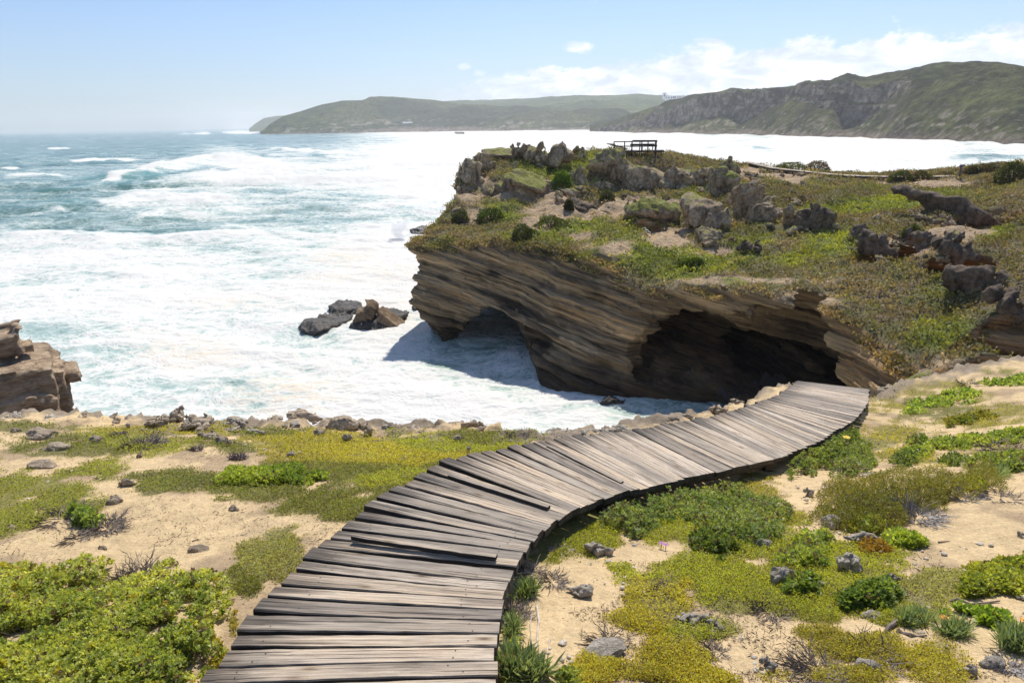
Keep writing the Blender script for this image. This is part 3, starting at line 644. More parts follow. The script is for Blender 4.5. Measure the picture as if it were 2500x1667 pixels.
def headland_mat():
    m, nt, b = mat('headland_rock_and_scrub'); p = pos(nt)
    sx = N(nt, 'ShaderNodeSeparateXYZ'); nt.links.new(p, sx.inputs[0])
    s_ = mth(nt, 'ADD', sx.outputs[2], mth(nt, 'MULTIPLY', sx.outputs[0], .27))
    s_ = attr(nt, 'strata').outputs['Fac']
    cb = N(nt, 'ShaderNodeCombineXYZ'); nt.links.new(mth(nt, 'MULTIPLY', sx.outputs[0], .055), cb.inputs[0]); nt.links.new(mth(nt, 'MULTIPLY', sx.outputs[1], .055), cb.inputs[1]); nt.links.new(s_, cb.inputs[2])
    st = noise(nt, cb.outputs[0], 4.2, 9, .74, .1); st2 = noise(nt, cb.outputs[0], 1.1, 5, .6)
    gr = noise(nt, p, 2.6, 9, .72); rk = attr(nt, 'rock').outputs['Fac']; c0 = attr(nt, 'col').outputs['Color']
    cr = mix(nt, 1, c0, ramp(nt, st, [(.34, .12), (.42, .65), (.52, 1.05), (.66, 1.55)]), 'MULTIPLY')  # thin dark lines: ledge shadows painted into the strata colour
    cr = mix(nt, 1, cr, ramp(nt, st2, [(.35, .6), (.6, 1.15)]), 'MULTIPLY')
    cg = mix(nt, 1, c0, ramp(nt, gr, [(.32, .45), (.5, 1.0), (.7, 1.5)]), 'MULTIPLY')
    nt.links.new(mix(nt, rk, cg, cr), b.inputs['Base Color']); b.inputs['Roughness'].default_value = .95
    hh = N(nt, 'ShaderNodeMix', data_type='FLOAT'); nt.links.new(rk, hh.inputs[0]); nt.links.new(gr, hh.inputs[2]); nt.links.new(st, hh.inputs[3])
    bump(nt, b, hh.outputs[0], 1.0, .38); return m
M_HEAD = headland_mat()
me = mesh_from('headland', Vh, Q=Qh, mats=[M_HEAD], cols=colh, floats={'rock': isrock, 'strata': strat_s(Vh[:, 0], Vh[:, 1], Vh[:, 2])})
link('headland', me, kind='structure')

def march(hf, x, y, t0, t1, n=400):
    """first hit of pixel rays with a height function"""
    x = np.atleast_1d(np.asarray(x, float)); y = np.atleast_1d(np.asarray(y, float)); d = ray(x, y); d = d/np.hypot(d[:, 0], d[:, 1])[:, None]
    out = np.full(len(x), t1, float); done = np.zeros(len(x), bool)
    for t in np.linspace(t0, t1, n):
        p = CAM+d*t; below = hf(p[:, 0], p[:, 1]) > p[:, 2]
        new = below & ~done; out[new] = t; done |= new
        if done.all(): break
    lo = np.maximum(out-(t1-t0)/n, t0); hi = out.copy()
    for _ in range(10):
        m_ = (lo+hi)/2; p = CAM+d*m_[:, None]; bl = hf(p[:, 0], p[:, 1]) > p[:, 2]
        hi = np.where(bl, m_, hi); lo = np.where(bl, lo, m_)
    return CAM+d*hi[:, None]
def hit_head(x, y): return march(T_full, np.atleast_1d(x)*K, np.atleast_1d(y)*K, 30, 95, 500)

# ================================================================ far hills
def hills(name, prof, dist, wide, nu, nv, amp, seed, scrub, rockc, cliff=None, label=None):
    """prof: (px x, crest y, shore y) in 2500 px; dist: (px x, D shore, D crest)"""
    P = np.array(prof, float); D = np.array(dist, float)
    xs = np.linspace(P[0, 0], P[-1, 0], nu); cy = np.interp(xs, P[:, 0], P[:, 1]); Ds = np.interp(xs, D[:, 0], D[:, 1]); Dc = np.interp(xs, D[:, 0], D[:, 2])
    dcr = ray(xs, cy); dn = dcr/np.hypot(dcr[:, 0], dcr[:, 1])[:, None]; zc = H+dn[:, 2]*Dc
    v = np.concatenate([np.linspace(0, .42, nv//3)[:-1], np.linspace(.42, .50, nv//3)[:-1], np.linspace(.50, 1.25, nv-2*(nv//3)+2)]); U_, Vv = np.meshgrid(np.arange(nu), v, indexing='ij')
    t = np.clip(Vv, 0, 1)
    if cliff is not None:
        C_ = np.array(cliff, float); tb = np.interp(xs, C_[:, 0], C_[:, 1])[:, None]; tt = np.interp(xs, C_[:, 0], C_[:, 2])[:, None]   # height fractions bottom / top of the cliff
        vb, vt = .42, .50
        g = np.where(t < vb, tb*(t/vb)**.95, np.where(t < vt, tb+(tt-tb)*(t-vb)/(vt-vb), tt+(1-tt)*(1-(1-(t-vt)/(1-vt))**1.7)))
    else: g = 1-(1-t)**1.6; g = .75*g+.25*t
    Dd = Ds[:, None]+(Dc-Ds)[:, None]*np.minimum(Vv, 1.25)
    z = -3+(zc[:, None]+3)*g; z = np.where(Vv > 1, zc[:, None]*(1-(Vv-1)*1.6), z)
    X = dn[:, 0:1]*Dd; Y = dn[:, 1:2]*Dd
    w = np.sin(np.pi*np.clip(t, 0, 1))**.5
    n_ = fbm(X/wide, Y/wide, 0.0, 5, seed, ridge=True); nb = fbm(X/(wide*.22), Y/(wide*.22), 0.0, 4, seed+5)
    z = z+(amp*(n_-.1)+amp*.38*nb)*np.where(Vv > .93, .35*np.clip((1.05-Vv)/.12, .3, 1), w)
    cr = fbm(X/(wide*.25), z/(wide*.14), 0.0, 5, seed+9)
    push = amp*.7*(1.3*cr+.9*n_)*np.sin(np.pi*np.clip((t-.25)/.45, 0, 1))
    X = X+dn[:, 0:1]*push; Y = Y+dn[:, 1:2]*push
    V = np.stack([X, Y, z], -1).reshape(-1, 3); Q = grid_quads(nu, nv)
    Nn = vert_normals(V, Q)
    if Nn[:, 2].mean() < 0: Q = Q[:, ::-1]; Nn = -Nn
    x, y, zz_ = V.T
    m1 = fbm(x/(wide*.5), y/(wide*.5), 0.0, 5, seed+11); m2 = fbm(x/(wide*.06), y/(wide*.06), zz_/(wide*.06), 3, seed+12)
    g1 = L3(scrub[0]); g2 = L3(scrub[1]); c = g1+(g2-g1)*sstep(-.35, .4, m1+.4*m2)[:, None]
    rr = L3(rockc[0])+(L3(rockc[1])-L3(rockc[0]))*sstep(-.4, .5, m2+fbm(x/(wide*.10), y/(wide*.10), zz_/(wide*.05), 4, seed+14))[:, None]
    wr = 1-sstep(.46, .66, Nn[:, 2]+.22*m2)
    zf = zz_/np.maximum(zc.repeat(nv), 1)
    pink = L3((.25, .195, .15)); c = c+(pink-c)*((1-sstep(.02, .13, zf+.10*m1+.05*m2))*.85)[:, None]
    wr = np.maximum(wr, .75*sstep(.1, .35, m2+.3*m1)*(1-sstep(.2, .45, zf)))
    c = c+(rr-c)*wr[:, None]
    me = mesh_from(name, V, Q=Q, mats=[M_HILL], cols=c, floats={'rock': wr}); link(name, me, kind='structure')
    return xs, dn, Ds, Dc, zc
def hill_mat():
    m, nt, b = mat('far_hill'); p = pos(nt); c0 = attr(nt, 'col').outputs['Color']
    n = noise(nt, p, .12, 10, .75); n2 = noise(nt, p, .03, 8, .65)
    c = mix(nt, 1, c0, ramp(nt, n, [(.32, .35), (.5, .95), (.68, 1.65)]), 'MULTIPLY'); c = mix(nt, 1, c, ramp(nt, n2, [(.35, .7), (.65, 1.3)]), 'MULTIPLY')
    nt.links.new(c, b.inputs['Base Color']); b.inputs['Roughness'].default_value = 1; b.inputs['Specular IOR Level'].default_value = .1
    bump(nt, b, n, 1, 7.0); return m
M_HILL = hill_mat()
SC = ((.050, .062, .026), (.095, .115, .035)); RK = ((.11, .09, .075), (.30, .26, .22))
hills('hills_farthest', [(608, 315), (622, 303), (645, 288), (672, 284), (720, 281), (780, 262), (860, 255)], [(600, 4300, 4500), (860, 4700, 5600)], 900, 120, 40, 22, 201, SC, RK)
hills('hills_plateau', [(900, 262), (1000, 252), (1068, 250), (1114, 250), (1185, 249), (1255, 244), (1348, 238), (1418, 235), (1500, 236), (1559, 234), (1605, 237), (1700, 242), (1800, 250)], [(900, 2500, 4500), (1200, 2100, 3900), (1500, 1900, 3600), (1800, 1900, 3600)], 500, 500, 160, 26, 211, ((.06, .085, .03), (.10, .13, .045)), RK)
hills('hills_headland', [(634, 321), (644, 316), (661, 300), (693, 283), (740, 268), (787, 254), (834, 246), (881, 247), (927, 238), (960, 236), (1021, 240), (1068, 245), (1114, 252), (1185, 257), (1300, 263), (1420, 268), (1500, 276), (1560, 290), (1620, 306)], [(630, 2350, 2400), (800, 2250, 2650), (1100, 2100, 2700), (1620, 1700, 2100)], 330, 620, 180, 30, 221, ((.035, .052, .018), (.085, .098, .028)), RK)
rp = [(1440, 306), (1500, 293), (1606, 257), (1691, 232), (1798, 221), (1883, 214), (2025, 206), (2050, 196), (2116, 190), (2223, 172), (2308, 161), (2435, 154), (2478, 161), (2500, 168), (2650, 222), (2800, 260)]
hills('hills_ridge', rp, [(1440, 1500, 1560), (1700, 1050, 1250), (2000, 800, 1010), (2200, 700, 900), (2500, 590, 800), (2800, 560, 760)], 95, 1300, 300, 9, 231,
      ((.042, .052, .020), (.098, .105, .032)), ((.10, .082, .062), (.31, .265, .21)),
      cliff=[(1440, .1, .3), (1600, .25, .6), (1690, .30, .85), (1760, .36, .88), (1815, .26, .86), (1874, .50, .88), (1925, .60, .90), (1989, .55, .92), (2043, .50, .93), (2075, .24, .92), (2116, .26, .86), (2180, .50, .82), (2230, .68, .80), (2290, .70, .72), (2500, .6, .62), (2800, .6, .62)])
# ================================================================ boardwalk lines
z1 = lambda X, Y: (450+X/2.94, 1267+Y/2.94)
z2 = lambda X, Y: (750+X/2.94, 1000+Y/2.94)
z3 = lambda X, Y: (1350+X/2.94, 900+Y/2.94)
pairs = [(z1(125,1180),z1(2226,1118)),(z1(230,1055),z1(2222,1012)),(z1(330,905),z1(2230,910)),(z1(402,793),z1(2238,815)),(z1(502,655),z1(2245,725)),(z1(605,545),z1(2270,650)),(z1(702,465),z1(2290,580)),(z1(797,348),z1(2298,520)),(z1(870,278),z1(2320,455)),
(z2(80,978),z2(1490,1120)),(z2(162,918),z2(1510,1075)),(z2(250,852),z2(1555,1015)),(z2(335,762),z2(1580,970)),(z2(418,695),z2(1612,940)),(z2(517,630),z2(1650,905)),(z2(607,580),z2(1700,860)),(z2(700,533),z2(1740,825)),(z2(783,487),z2(1795,788)),(z2(875,438),z2(1845,752)),(z2(985,372),z2(1890,722)),(z2(1075,347),z2(1950,697)),(z2(1158,322),z2(2010,675)),(z2(1250,300),z2(2075,650)),(z2(1353,288),z2(2130,632)),(z2(1450,265),z2(2200,612)),(z2(1543,250),z2(2255,595)),(z2(1625,232),z2(2320,580))]
nE = len(pairs)
keys = [(z3(35,505),z3(700,845)),(z3(215,475),z3(845,810)),(z3(398,462),z3(975,775)),(z3(550,440),z3(1145,745)),(z3(702,420),z3(1315,712)),(z3(850,390),z3(1470,672)),(z3(1060,362),z3(1618,640)),(z3(1200,325),z3(1740,590)),(z3(1370,275),z3(1920,515)),(z3(1450,250),z3(2030,440)),(z3(1530,225),z3(2140,385)),(z3(1630,180),z3(2230,300)),(z3(1700,130),z3(2262,225)),(z3(1755,88),z3(2267,145))]
PL = 1.05
def unproj(pr):
    o = []
    for a, b in pr:
        A = ray(*a); B = ray(*b); A = A/-A[2]; B = B/-B[2]
        h = PL/np.linalg.norm(A-B); o.append((A[0]*h, A[1]*h, B[0]*h, B[1]*h, h))
    return np.array(o)
E0 = unproj(pairs); KK = unproj(keys)
ys_ = np.concatenate([E0, KK]); md = (ys_[:, :2]+ys_[:, 2:4])/2
arc = np.concatenate([[0], np.cumsum(np.linalg.norm(np.diff(md, axis=0), axis=1))])
hp = np.polyfit(arc, ys_[:, 4], 5)
def refit(raw, arc_):
    out = []
    for r, s_ in zip(raw, arc_):
        h = np.polyval(hp, s_); out.append((r[0]/r[4]*h, r[1]/r[4]*h, r[2]/r[4]*h, r[3]/r[4]*h, h))
    return np.array(out)
E0 = refit(E0, arc[:nE]); KK = refit(KK, arc[nE:])
rows = []
st = E0[0]
for k in range(24, 0, -1): rows.append(st+np.array([0.0, -.118*k, 0.004*k, -.108*k, -.010*k]))
rows += list(E0)
chain = np.concatenate([E0[-1:], KK])
dl = [0]
for i in range(len(chain)-1): dl.append(dl[-1]+.5*(np.hypot(*(chain[i+1, :2]-chain[i, :2]))+np.hypot(*(chain[i+1, 2:4]-chain[i, 2:4]))))
nfar = int(round(dl[-1]/.121)); sfar = np.linspace(0, dl[-1], nfar+1)[1:]
# smooth the hand-read key lines a little
def smooth_interp(s_, xs_, ys): 
    v = np.interp(s_, xs_, ys); pad = np.concatenate([[v[0]]*2, v, [v[-1]+(v[-1]-v[-2])]*1, [v[-1]+2*(v[-1]-v[-2])]]); pad[0] = v[0]-2*(v[1]-v[0]); pad[1] = v[0]-(v[1]-v[0])
    return (pad[:-4]+2*pad[1:-3]+3*pad[2:-2]+2*pad[3:-1]+pad[4:])/9
far = np.stack([smooth_interp(sfar, dl, chain[:, k]) for k in range(5)], 1)
rows += list(far)
e = rows[-1]; dA = rows[-1]-rows[-2]; dA[:4] /= np.hypot(*dA[:2])/.12
for k in range(1, 10): rows.append(e+np.array([dA[0]*k, dA[1]*k, dA[2]*k, dA[3]*k, .085*k+.012*k*k]))
RW = np.array(rows)                     # Ax Ay Bx By drop
print('plank lines', len(RW), 'A end', RW[-10], 'min step', np.hypot(*(np.diff(RW[:, 2:4], axis=0)).T).min())
# ================================================================ foreground terrain
GC = [(-3,2.5,2.14),(-1.9,2.3,2.06),(-4,4,2.42),(-2.5,5,2.6),(-1,6,2.85),(-6,6,2.85),(-3,7,3.1),(-8,9,3.5),(-5,1,1.9),(-8,4,2.5),(-1.5,3.5,2.33),(-2,1,1.85),
      (1.5,2,2.1),(2.5,1.5,1.98),(3,3,2.32),(1.2,3.2,2.35),(5,3,2.2),(4,5,2.78),(6,6,2.92),(3,4.3,2.6),(8,8,3.3),(12,9,3.4),(5.7,10.3,4.15),(7,10.9,4.2),(9.3,11.7,4.15),(12,14,4.5),(-.2,-1,1.75),(-4,-2,1.4),(4,-2,1.4),(8,2,2.1),
      (1.0,8,3.6),(3.2,9.3,4.1)]
bz = [(r[0]-.05, r[1], r[4]+.11) for r in RW[6:-10:4]]+[(r[2]+.05, r[3], r[4]+.17) for r in RW[6:-10:4]]
GP = np.array(GC+bz)
G_ev = tps(GP[:, :2]/5., GP[:, 2], .002)
crest_px = [(-400, 1012), (-150, 1012), (0, 1017), (100, 1010), (170, 1012), (300, 1018), (425, 1028), (520, 1038), (600, 1039), (660, 1032), (745, 1032), (850, 1038), (960, 1049), (1060, 1053), (1117, 1044), (1210, 1048), (1280, 1062), (1400, 1066), (1500, 1050), (1595, 1034), (1740, 1004), (1850, 970), (1947, 934), (2010, 945), (2120, 962), (2180, 941), (2250, 921), (2350, 905), (2430, 886), (2500, 877), (2700, 850), (3000, 820)]
cz = ray([p[0] for p in crest_px], [p[1] for p in crest_px]); caz = np.arctan2(cz[:, 0], cz[:, 1]); crat = -cz[:, 2]/np.hypot(cz[:, 0], cz[:, 1])
cD = []
for a, r_ in zip(caz, crat):
    t = np.linspace(4, 20, 500); g = r_*t-G_ev(t*np.sin(a)/5, t*np.cos(a)/5)
    i = np.argmax(g > 0) if (g > 0).any() else 300
    cD.append(t[i])
cD = np.array(cD); print('crest D', np.round(cD, 1))
def G(x, y, rough=True):
    x = np.asarray(x, float); y = np.asarray(y, float)
    a = np.arctan2(x, y); r = np.hypot(x, y)
    z = H-G_ev(np.clip(x, -14, 16)/5, np.clip(y, -3, 17)/5)
    Rc = np.interp(a, caz, cD)+.08+.30*fbm(x*.9, y*.9, 0.0, 3, 301)+.16*fbm(x*4, y*4, 0.0, 3, 302)
    o = np.maximum(r-Rc, 0)
    cliff = o*1.25+.9*(1-np.exp(-o/.5))
    cliff = cliff+np.clip(o/2, 0, 1)*1.2*fbm(x/2, y/2, 0.0, 4, 305, ridge=True)*.8
    z = z-np.where(r > Rc, cliff, 0)
    if rough:
        near = np.clip((Rc-r+1)/1.5, 0, 1)
        z = z+.05*fbm(x/1.3, y/1.3, 0.0, 4, 311)+.012*fbm(x*4, y*4, 0.0, 3, 313)+.13*(1-np.clip((Rc-r)/1.1, 0, 1))*fbm(x*3.2, y*3.2, 0.0, 4, 315, ridge=True)
        z = z+.055*np.clip(fbm(x/1.1+4, y/.45, 0.0, 3, 316), 0, 1)*np.clip((x-3)/2, 0, 1)
    return np.maximum(z, -2.)
# boards must never dip into the sand: flatten the ground below them
cA = (RW[:, :2]+RW[:, 2:4])/2
def G2(x, y, rough=True):
    z = G(x, y, rough); shp = z.shape; xf = np.ravel(x); yf = np.ravel(y); zf = z.ravel().copy()
    m = np.nonzero((np.hypot(xf, yf) < 13) & (xf > -2.5))[0]
    for c0 in range(0, len(m), 200000):
        mm = m[c0:c0+200000]; best = np.full(len(mm), 9.); bi = np.zeros(len(mm), int)
        for i in range(0, len(RW)-6, 2):
            d = np.hypot(xf[mm]-cA[i, 0], yf[mm]-cA[i, 1]); q = d < best; best = np.where(q, d, best); bi = np.where(q, i, bi)
        w = 1-sstep(.50, .72, best); lim = H-RW[bi, 4]-.15
        zf[mm] = np.where(best < .72, np.minimum(zf[mm], lim*w+(1-w)*np.maximum(lim, zf[mm])), zf[mm])
    return zf.reshape(shp)
na, nr_ = 900, 760
aa = np.radians(np.linspace(-64, 62, na)); rr_ = np.concatenate([np.linspace(.3, 1.6, 30)[:-1], 1/np.linspace(1/1.6, 1/13.5, 560), np.linspace(13.6, 36, 171)])
A_, R_ = np.meshgrid(aa, rr_, indexing='ij'); gX = R_*np.sin(A_); gY = R_*np.cos(A_); gZ = G2(gX, gY)
# ---- patches: 2500-px ellipses (x, y, rx, ry, colour, strength) ----
PATCH = [(60,1190,170,60,0,1.1),(0,1240,130,55,0,1.1),(180,1150,150,40,0,.8),(200,1090,170,32,1,1),(330,1080,210,32,0,1),(60,1040,150,16,1,1),(400,1050,200,20,2,1),(560,1090,120,25,1,.9),(420,1165,170,22,1,.9),(480,1175,120,25,1,.8),(130,1225,120,40,0,.9),
 (900,1110,330,45,2,1.1),(700,1080,200,30,2,1),(1050,1090,150,38,0,1),(820,1150,250,38,1,1),(950,1165,200,32,0,.9),(1150,1070,120,24,1,1),(1250,1062,60,14,1,1),(1200,1100,90,20,0,.9),(660,1060,120,20,1,.8),(1080,1140,90,25,1,.7),
 (760,1215,160,50,1,1),(860,1245,100,40,1,1),(640,1375,70,70,3,1),(700,1310,75,40,3,.8),(600,1430,80,55,1,.9),(690,1410,60,50,3,.8),(700,1350,70,60,3,.7),(980,1205,80,25,1,.8),(560,1185,60,20,1,.9),(640,1190,90,25,1,.7),(570,1520,20,60,2,.8),(560,1620,50,40,2,.7),
 (1420,1300,130,55,0,1),(1330,1350,80,40,0,.9),(1500,1260,120,55,0,1),(1650,1290,140,55,0,1),(1800,1330,150,60,0,1.1),(1750,1390,170,65,0,1),(1850,1440,160,60,0,1),(2000,1480,160,50,0,1),(1620,1470,75,55,2,.8),(1600,1520,90,28,2,.9),(1680,1420,60,30,2,.6),(1720,1535,110,30,0,1),(1560,1480,25,60,2,.6),(1640,1600,80,40,2,.8),(1610,1650,120,22,2,.8),(1700,1660,90,25,2,.8),(1480,1640,60,25,2,.6),
 (2080,1580,190,50,2,1),(2200,1610,140,40,2,.8),(2000,1550,110,30,2,.9),(2150,1500,150,35,0,.9),(2260,1440,110,45,3,.7),(1950,1400,120,60,0,1),(2120,1420,120,50,0,.8),(2060,1650,170,30,2,1),(2250,1650,100,25,2,.6),(1950,1540,60,25,2,.7),
 (1820,1185,80,26,2,1),(1810,1225,90,38,2,1),(1890,1255,50,28,2,.7),(1850,1160,60,26,2,.8),(1880,1340,80,40,0,.9),(2080,1360,120,30,0,.8),
 (2080,1085,110,26,3,.8),(2190,1060,140,25,2,.7),(2150,990,120,14,2,.7),(2350,1005,150,25,1,.6),(2420,1010,130,40,2,.7),(2250,985,100,18,1,.7),(2200,1110,90,20,2,.5),(2430,1080,120,20,2,.6),(2280,940,90,10,2,.6),(2460,905,60,10,0,.6),(2240,960,50,10,2,.7),(2050,1030,60,22,2,.5)]
PAL = np.array([(.31, .325, .045), (.20, .215, .048), (.37, .335, .050), (.31, .305, .11)])
def patch_val(x, y):
    best = np.full(x.shape, -9.); idx = np.zeros(x.shape, int)
    for (a, b, ra, rb, c, s_) in PATCH:
        d = np.sqrt(((x-a)/ra)**2+((y-b)/rb)**2); v = s_*(1.15-d); m = v > best; best = np.where(m, v, best); idx = np.where(m, c, idx)
    return best, idx
sp = np.stack([gX, gY, gZ], -1); qx, qy, _w = proj(sp)
pv, pi_ = patch_val(qx, qy)
nz1 = fbm(gX*1.6, gY*1.6, 0.0, 5, 321, .62); nz2 = fbm(gX*7, gY*7, 0.0, 4, 323); nz3 = fbm(gX/2.2, gY/2.2, 0.0, 3, 325)
cover = sstep(.05, .5, pv+.95*nz1+.65*nz2)
sandc = L3((.61, .45, .25))*(1+.12*nz3[..., None])
litter = sstep(.05, .45, fbm(gX*2.5, gY*2.5, 0.0, 5, 331)-.15+.25*sstep(-.9, .1, pv))
sandc = sandc+(L3((.27, .19, .125))-sandc)*(litter*.65)[..., None]
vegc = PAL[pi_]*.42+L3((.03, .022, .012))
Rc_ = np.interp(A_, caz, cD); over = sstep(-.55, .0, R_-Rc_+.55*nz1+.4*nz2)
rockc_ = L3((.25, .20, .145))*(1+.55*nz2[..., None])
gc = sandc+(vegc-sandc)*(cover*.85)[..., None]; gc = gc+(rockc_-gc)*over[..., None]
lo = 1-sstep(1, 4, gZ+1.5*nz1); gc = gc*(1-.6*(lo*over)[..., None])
def ground_mat():
    m, nt, b = mat('sandy_ground'); p = pos(nt); c0 = attr(nt, 'col').outputs['Color']
    n = noise(nt, p, 55, 6, .75); n2 = noise(nt, p, 9, 7, .7); n3 = noise(nt, p, 170, 3, .7)
    vo = N(nt, 'ShaderNodeTexVoronoi'); vo.inputs['Scale'].default_value = 26; nt.links.new(p, vo.inputs['Vector'])
    peb = ramp(nt, vo.outputs['Distance'], [(.10, 0), (.16, 1)])
    pm = ramp(nt, noise(nt, p, 3.1, 3), [(.52, 1), (.62, 0)])
    c = mix(nt, 1, c0, ramp(nt, n, [(.3, .74), (.5, 1.0), (.7, 1.18)]), 'MULTIPLY'); c = mix(nt, 1, c, ramp(nt, n2, [(.33, .80), (.6, 1.08)]), 'MULTIPLY')
    pk = N(nt, 'ShaderNodeMath', operation='MAXIMUM'); nt.links.new(peb, pk.inputs[0]); nt.links.new(pm, pk.inputs[1])
    c = mix(nt, 1, c, ramp(nt, pk.outputs[0], [(0, (.42, .36, .32)), (1, (1, 1, 1))]), 'MULTIPLY')
    nt.links.new(c, b.inputs['Base Color']); b.inputs['Roughness'].default_value = .95; b.inputs['Specular IOR Level'].default_value = .2
    bump(nt, b, n2, .7, .05, bump(nt, None, n, .55, .012)); return m
M_GROUND = ground_mat()
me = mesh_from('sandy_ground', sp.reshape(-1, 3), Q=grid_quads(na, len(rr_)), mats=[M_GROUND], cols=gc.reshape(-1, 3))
link('sandy_ground', me, kind='structure')

# ================================================================ near boardwalk
bw = link('boardwalk', None, loc=(0, 2, H-RW[20, 4]-.2), label='curving weathered grey plank boardwalk descending over the sand toward the cave', cat='boardwalk', group='boardwalks')
bwl = np.array(bw.location)
rs = random.Random(5)
def plank_mesh(name, L, wl, wr, th, seed, nails=True, beam_in=.1):
    r = random.Random(seed); n = 18; prof = [(-1, -1), (-1, .72), (-.93, 1), (.93, 1), (1, .72), (1, -1)]
    V = []; F = []; bow = r.uniform(-.004, .004); cr = r.uniform(-.006, .006)
    eg = [[r.uniform(-1, 1) for _ in range(n)] for _ in range(2)]
    for i in range(n):
        t = i/(n-1); x = (t-.5)*L; w = (wl*(1-t)+wr*t)/2
        for (a, b) in prof:
            side = 0 if a < 0 else 1
            V.append((x, a*w+bow*4*t*(1-t)*1+.0022*eg[side][i]*abs(a), -th/2+b*th/2+cr*(4*t*(1-t)-.5)+.0010*eg[1-side][i]))
    k = len(prof)
    for i in range(n-1):
        for j in range(k): F.append((i*k+j, (i+1)*k+j, (i+1)*k+(j+1) % k, i*k+(j+1) % k))
    F.append(tuple(range(k))); F.append(tuple((n-1)*k+j for j in range(k))[::-1])
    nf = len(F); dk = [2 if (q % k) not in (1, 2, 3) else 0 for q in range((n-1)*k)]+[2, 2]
    if nails:
        for sgn in (-1, 1):
            for yy in ((-.28, .25) if min(wl, wr) > .07 else (0,)):
                x0 = sgn*(L/2-beam_in-.05+r.uniform(-.045, .045)); y0 = yy*min(wl, wr)+r.uniform(-.008, .008); rr = .0034; b0 = len(V); zt = .0022+cr*(4*(x0/L+.5)*(.5-x0/L)-.5)
                for q in range(7): V.append((x0+rr*math.cos(q*.9), y0+rr*math.sin(q*.9), zt))
                F.append(tuple(range(b0, b0+7)))
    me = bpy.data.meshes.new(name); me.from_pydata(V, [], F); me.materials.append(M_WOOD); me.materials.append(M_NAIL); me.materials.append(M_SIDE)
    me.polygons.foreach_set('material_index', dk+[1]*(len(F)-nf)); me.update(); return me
TH = .042
tot = len(RW)-1; as_parts = 0; stuff = []
first = 12     # planks behind the camera are kept but merged
def frame(A, B, slope=0.):
    m = (A+B)/2; d = B-A; L = np.linalg.norm(d); d /= L; up = np.array([0, 0, 1.]); sd_ = np.cross(up, d); sd_[2] += slope; sd_ -= d*(sd_@d); sd_ /= np.linalg.norm(sd_); up = np.cross(d, sd_)
    M = Matrix([[d[i], sd_[i], up[i], m[i]] for i in range(3)]+[[0, 0, 0, 1]]); return M, L
order = list(range(tot-1, -1, -1))
for i in order:
    a = RW[i]; b = RW[i+1]
    A0 = np.array([a[0], a[1], H-a[4]]); B0 = np.array([a[2], a[3], H-a[4]]); A1 = np.array([b[0], b[1], H-b[4]]); B1 = np.array([b[2], b[3], H-b[4]])
    sl = np.linalg.norm(A1-A0); sr = np.linalg.norm(B1-B0)
    gap = rs.uniform(.018, .036); wl = min(max(sl-gap, .05), .108); wr = min(max(sr-.008-rs.random()*.010, .04), .104)
    if wl > wr+.03: wl = wr+.03
    A = A0+(A1-A0)*(.5*wl/sl); B = B0+(B1-B0)*min(.5, .5*wr/max(sr, .01)+.05)
    u = (B-A)/np.linalg.norm(B-A); A = A-u*rs.uniform(-.012, .022); B = B+u*rs.uniform(-.006, .014)
    if rs.random() < .12: A = A-u*.03
    A[2] += rs.uniform(-.004, .004); B[2] += rs.uniform(-.004, .004)
    M, L = frame(A, B, .75*(b[4]-a[4])*-1/max(.5*(sl+sr), .02)+rs.uniform(-.03, .03))
    if as_parts < 100:
        o = link('plank', plank_mesh('plank', L, wl, wr, TH, i), bw); o.matrix_parent_inverse = Matrix.Identity(4)
        o.matrix_local = Matrix.Translation(-Vector(bwl))@M; as_parts += 1
    else:
        me = plank_mesh('p', L, wl, wr, TH, i); V = [M@v.co for v in me.vertices]; stuff.append((V, [tuple(p.vertices) for p in me.polygons])); bpy.data.meshes.remove(me)
if stuff:
    mb = MB()
    for V, F in stuff: mb.add(np.array([tuple(v) for v in V])-bwl, F)
    o = mb.build('planks_underfoot', M_WOOD, bw); o['kind'] = 'stuff'
# narrow battens nailed on top
for (p, q, i0) in ((z1(1205,110), z1(2240,262), 9), (z2(1018,460), z2(1735,690), 18), (z2(1730,252), z2(2260,515), 27), (z3(1765,150), z3(2190,203), len(RW)-16)):
    h = RW[min(i0+24 if i0 < 40 else i0, len(RW)-1), 4]-.032
    A = at_z(p[0], p[1], H-h); B = at_z(q[0], q[1], H-h); M, L = frame(A, B)
    o = link('batten', plank_mesh('batten', L, .036, .036, .024, i0*7, False), bw); o.matrix_local = Matrix.Translation(-Vector(bwl))@M
# side beams below the plank ends and short posts
def strip(pts, w, h0, h1, name):
    pts = np.array(pts); n = len(pts); V = []; F = []
    for i in range(n):
        d = pts[min(i+1, n-1)]-pts[max(i-1, 0)]; d[2] = 0; d /= np.linalg.norm(d); s_ = np.array([d[1], -d[0], 0])*w/2
        for q in (-1, 1):
            for hh in (h0, h1): V.append(pts[i]+s_*q+np.array([0, 0, -hh])-bwl)
    for i in range(n-1):
        k = i*4
        for a, b in ((0, 1), (1, 3), (3, 2), (2, 0)): F.append((k+a, k+b, k+4+b, k+4+a))
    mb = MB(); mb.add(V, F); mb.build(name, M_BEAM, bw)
for k in (0, 2):
    pts = []
    for r in RW[:-1]:
        A = np.array([r[0], r[1], H-r[4]]); B = np.array([r[2], r[3], H-r[4]]); u = (B-A)/PL
        pts.append(A+u*.14 if k == 0 else B-u*.13)
    strip(pts, .05, TH+.004, TH+.10, 'beam')
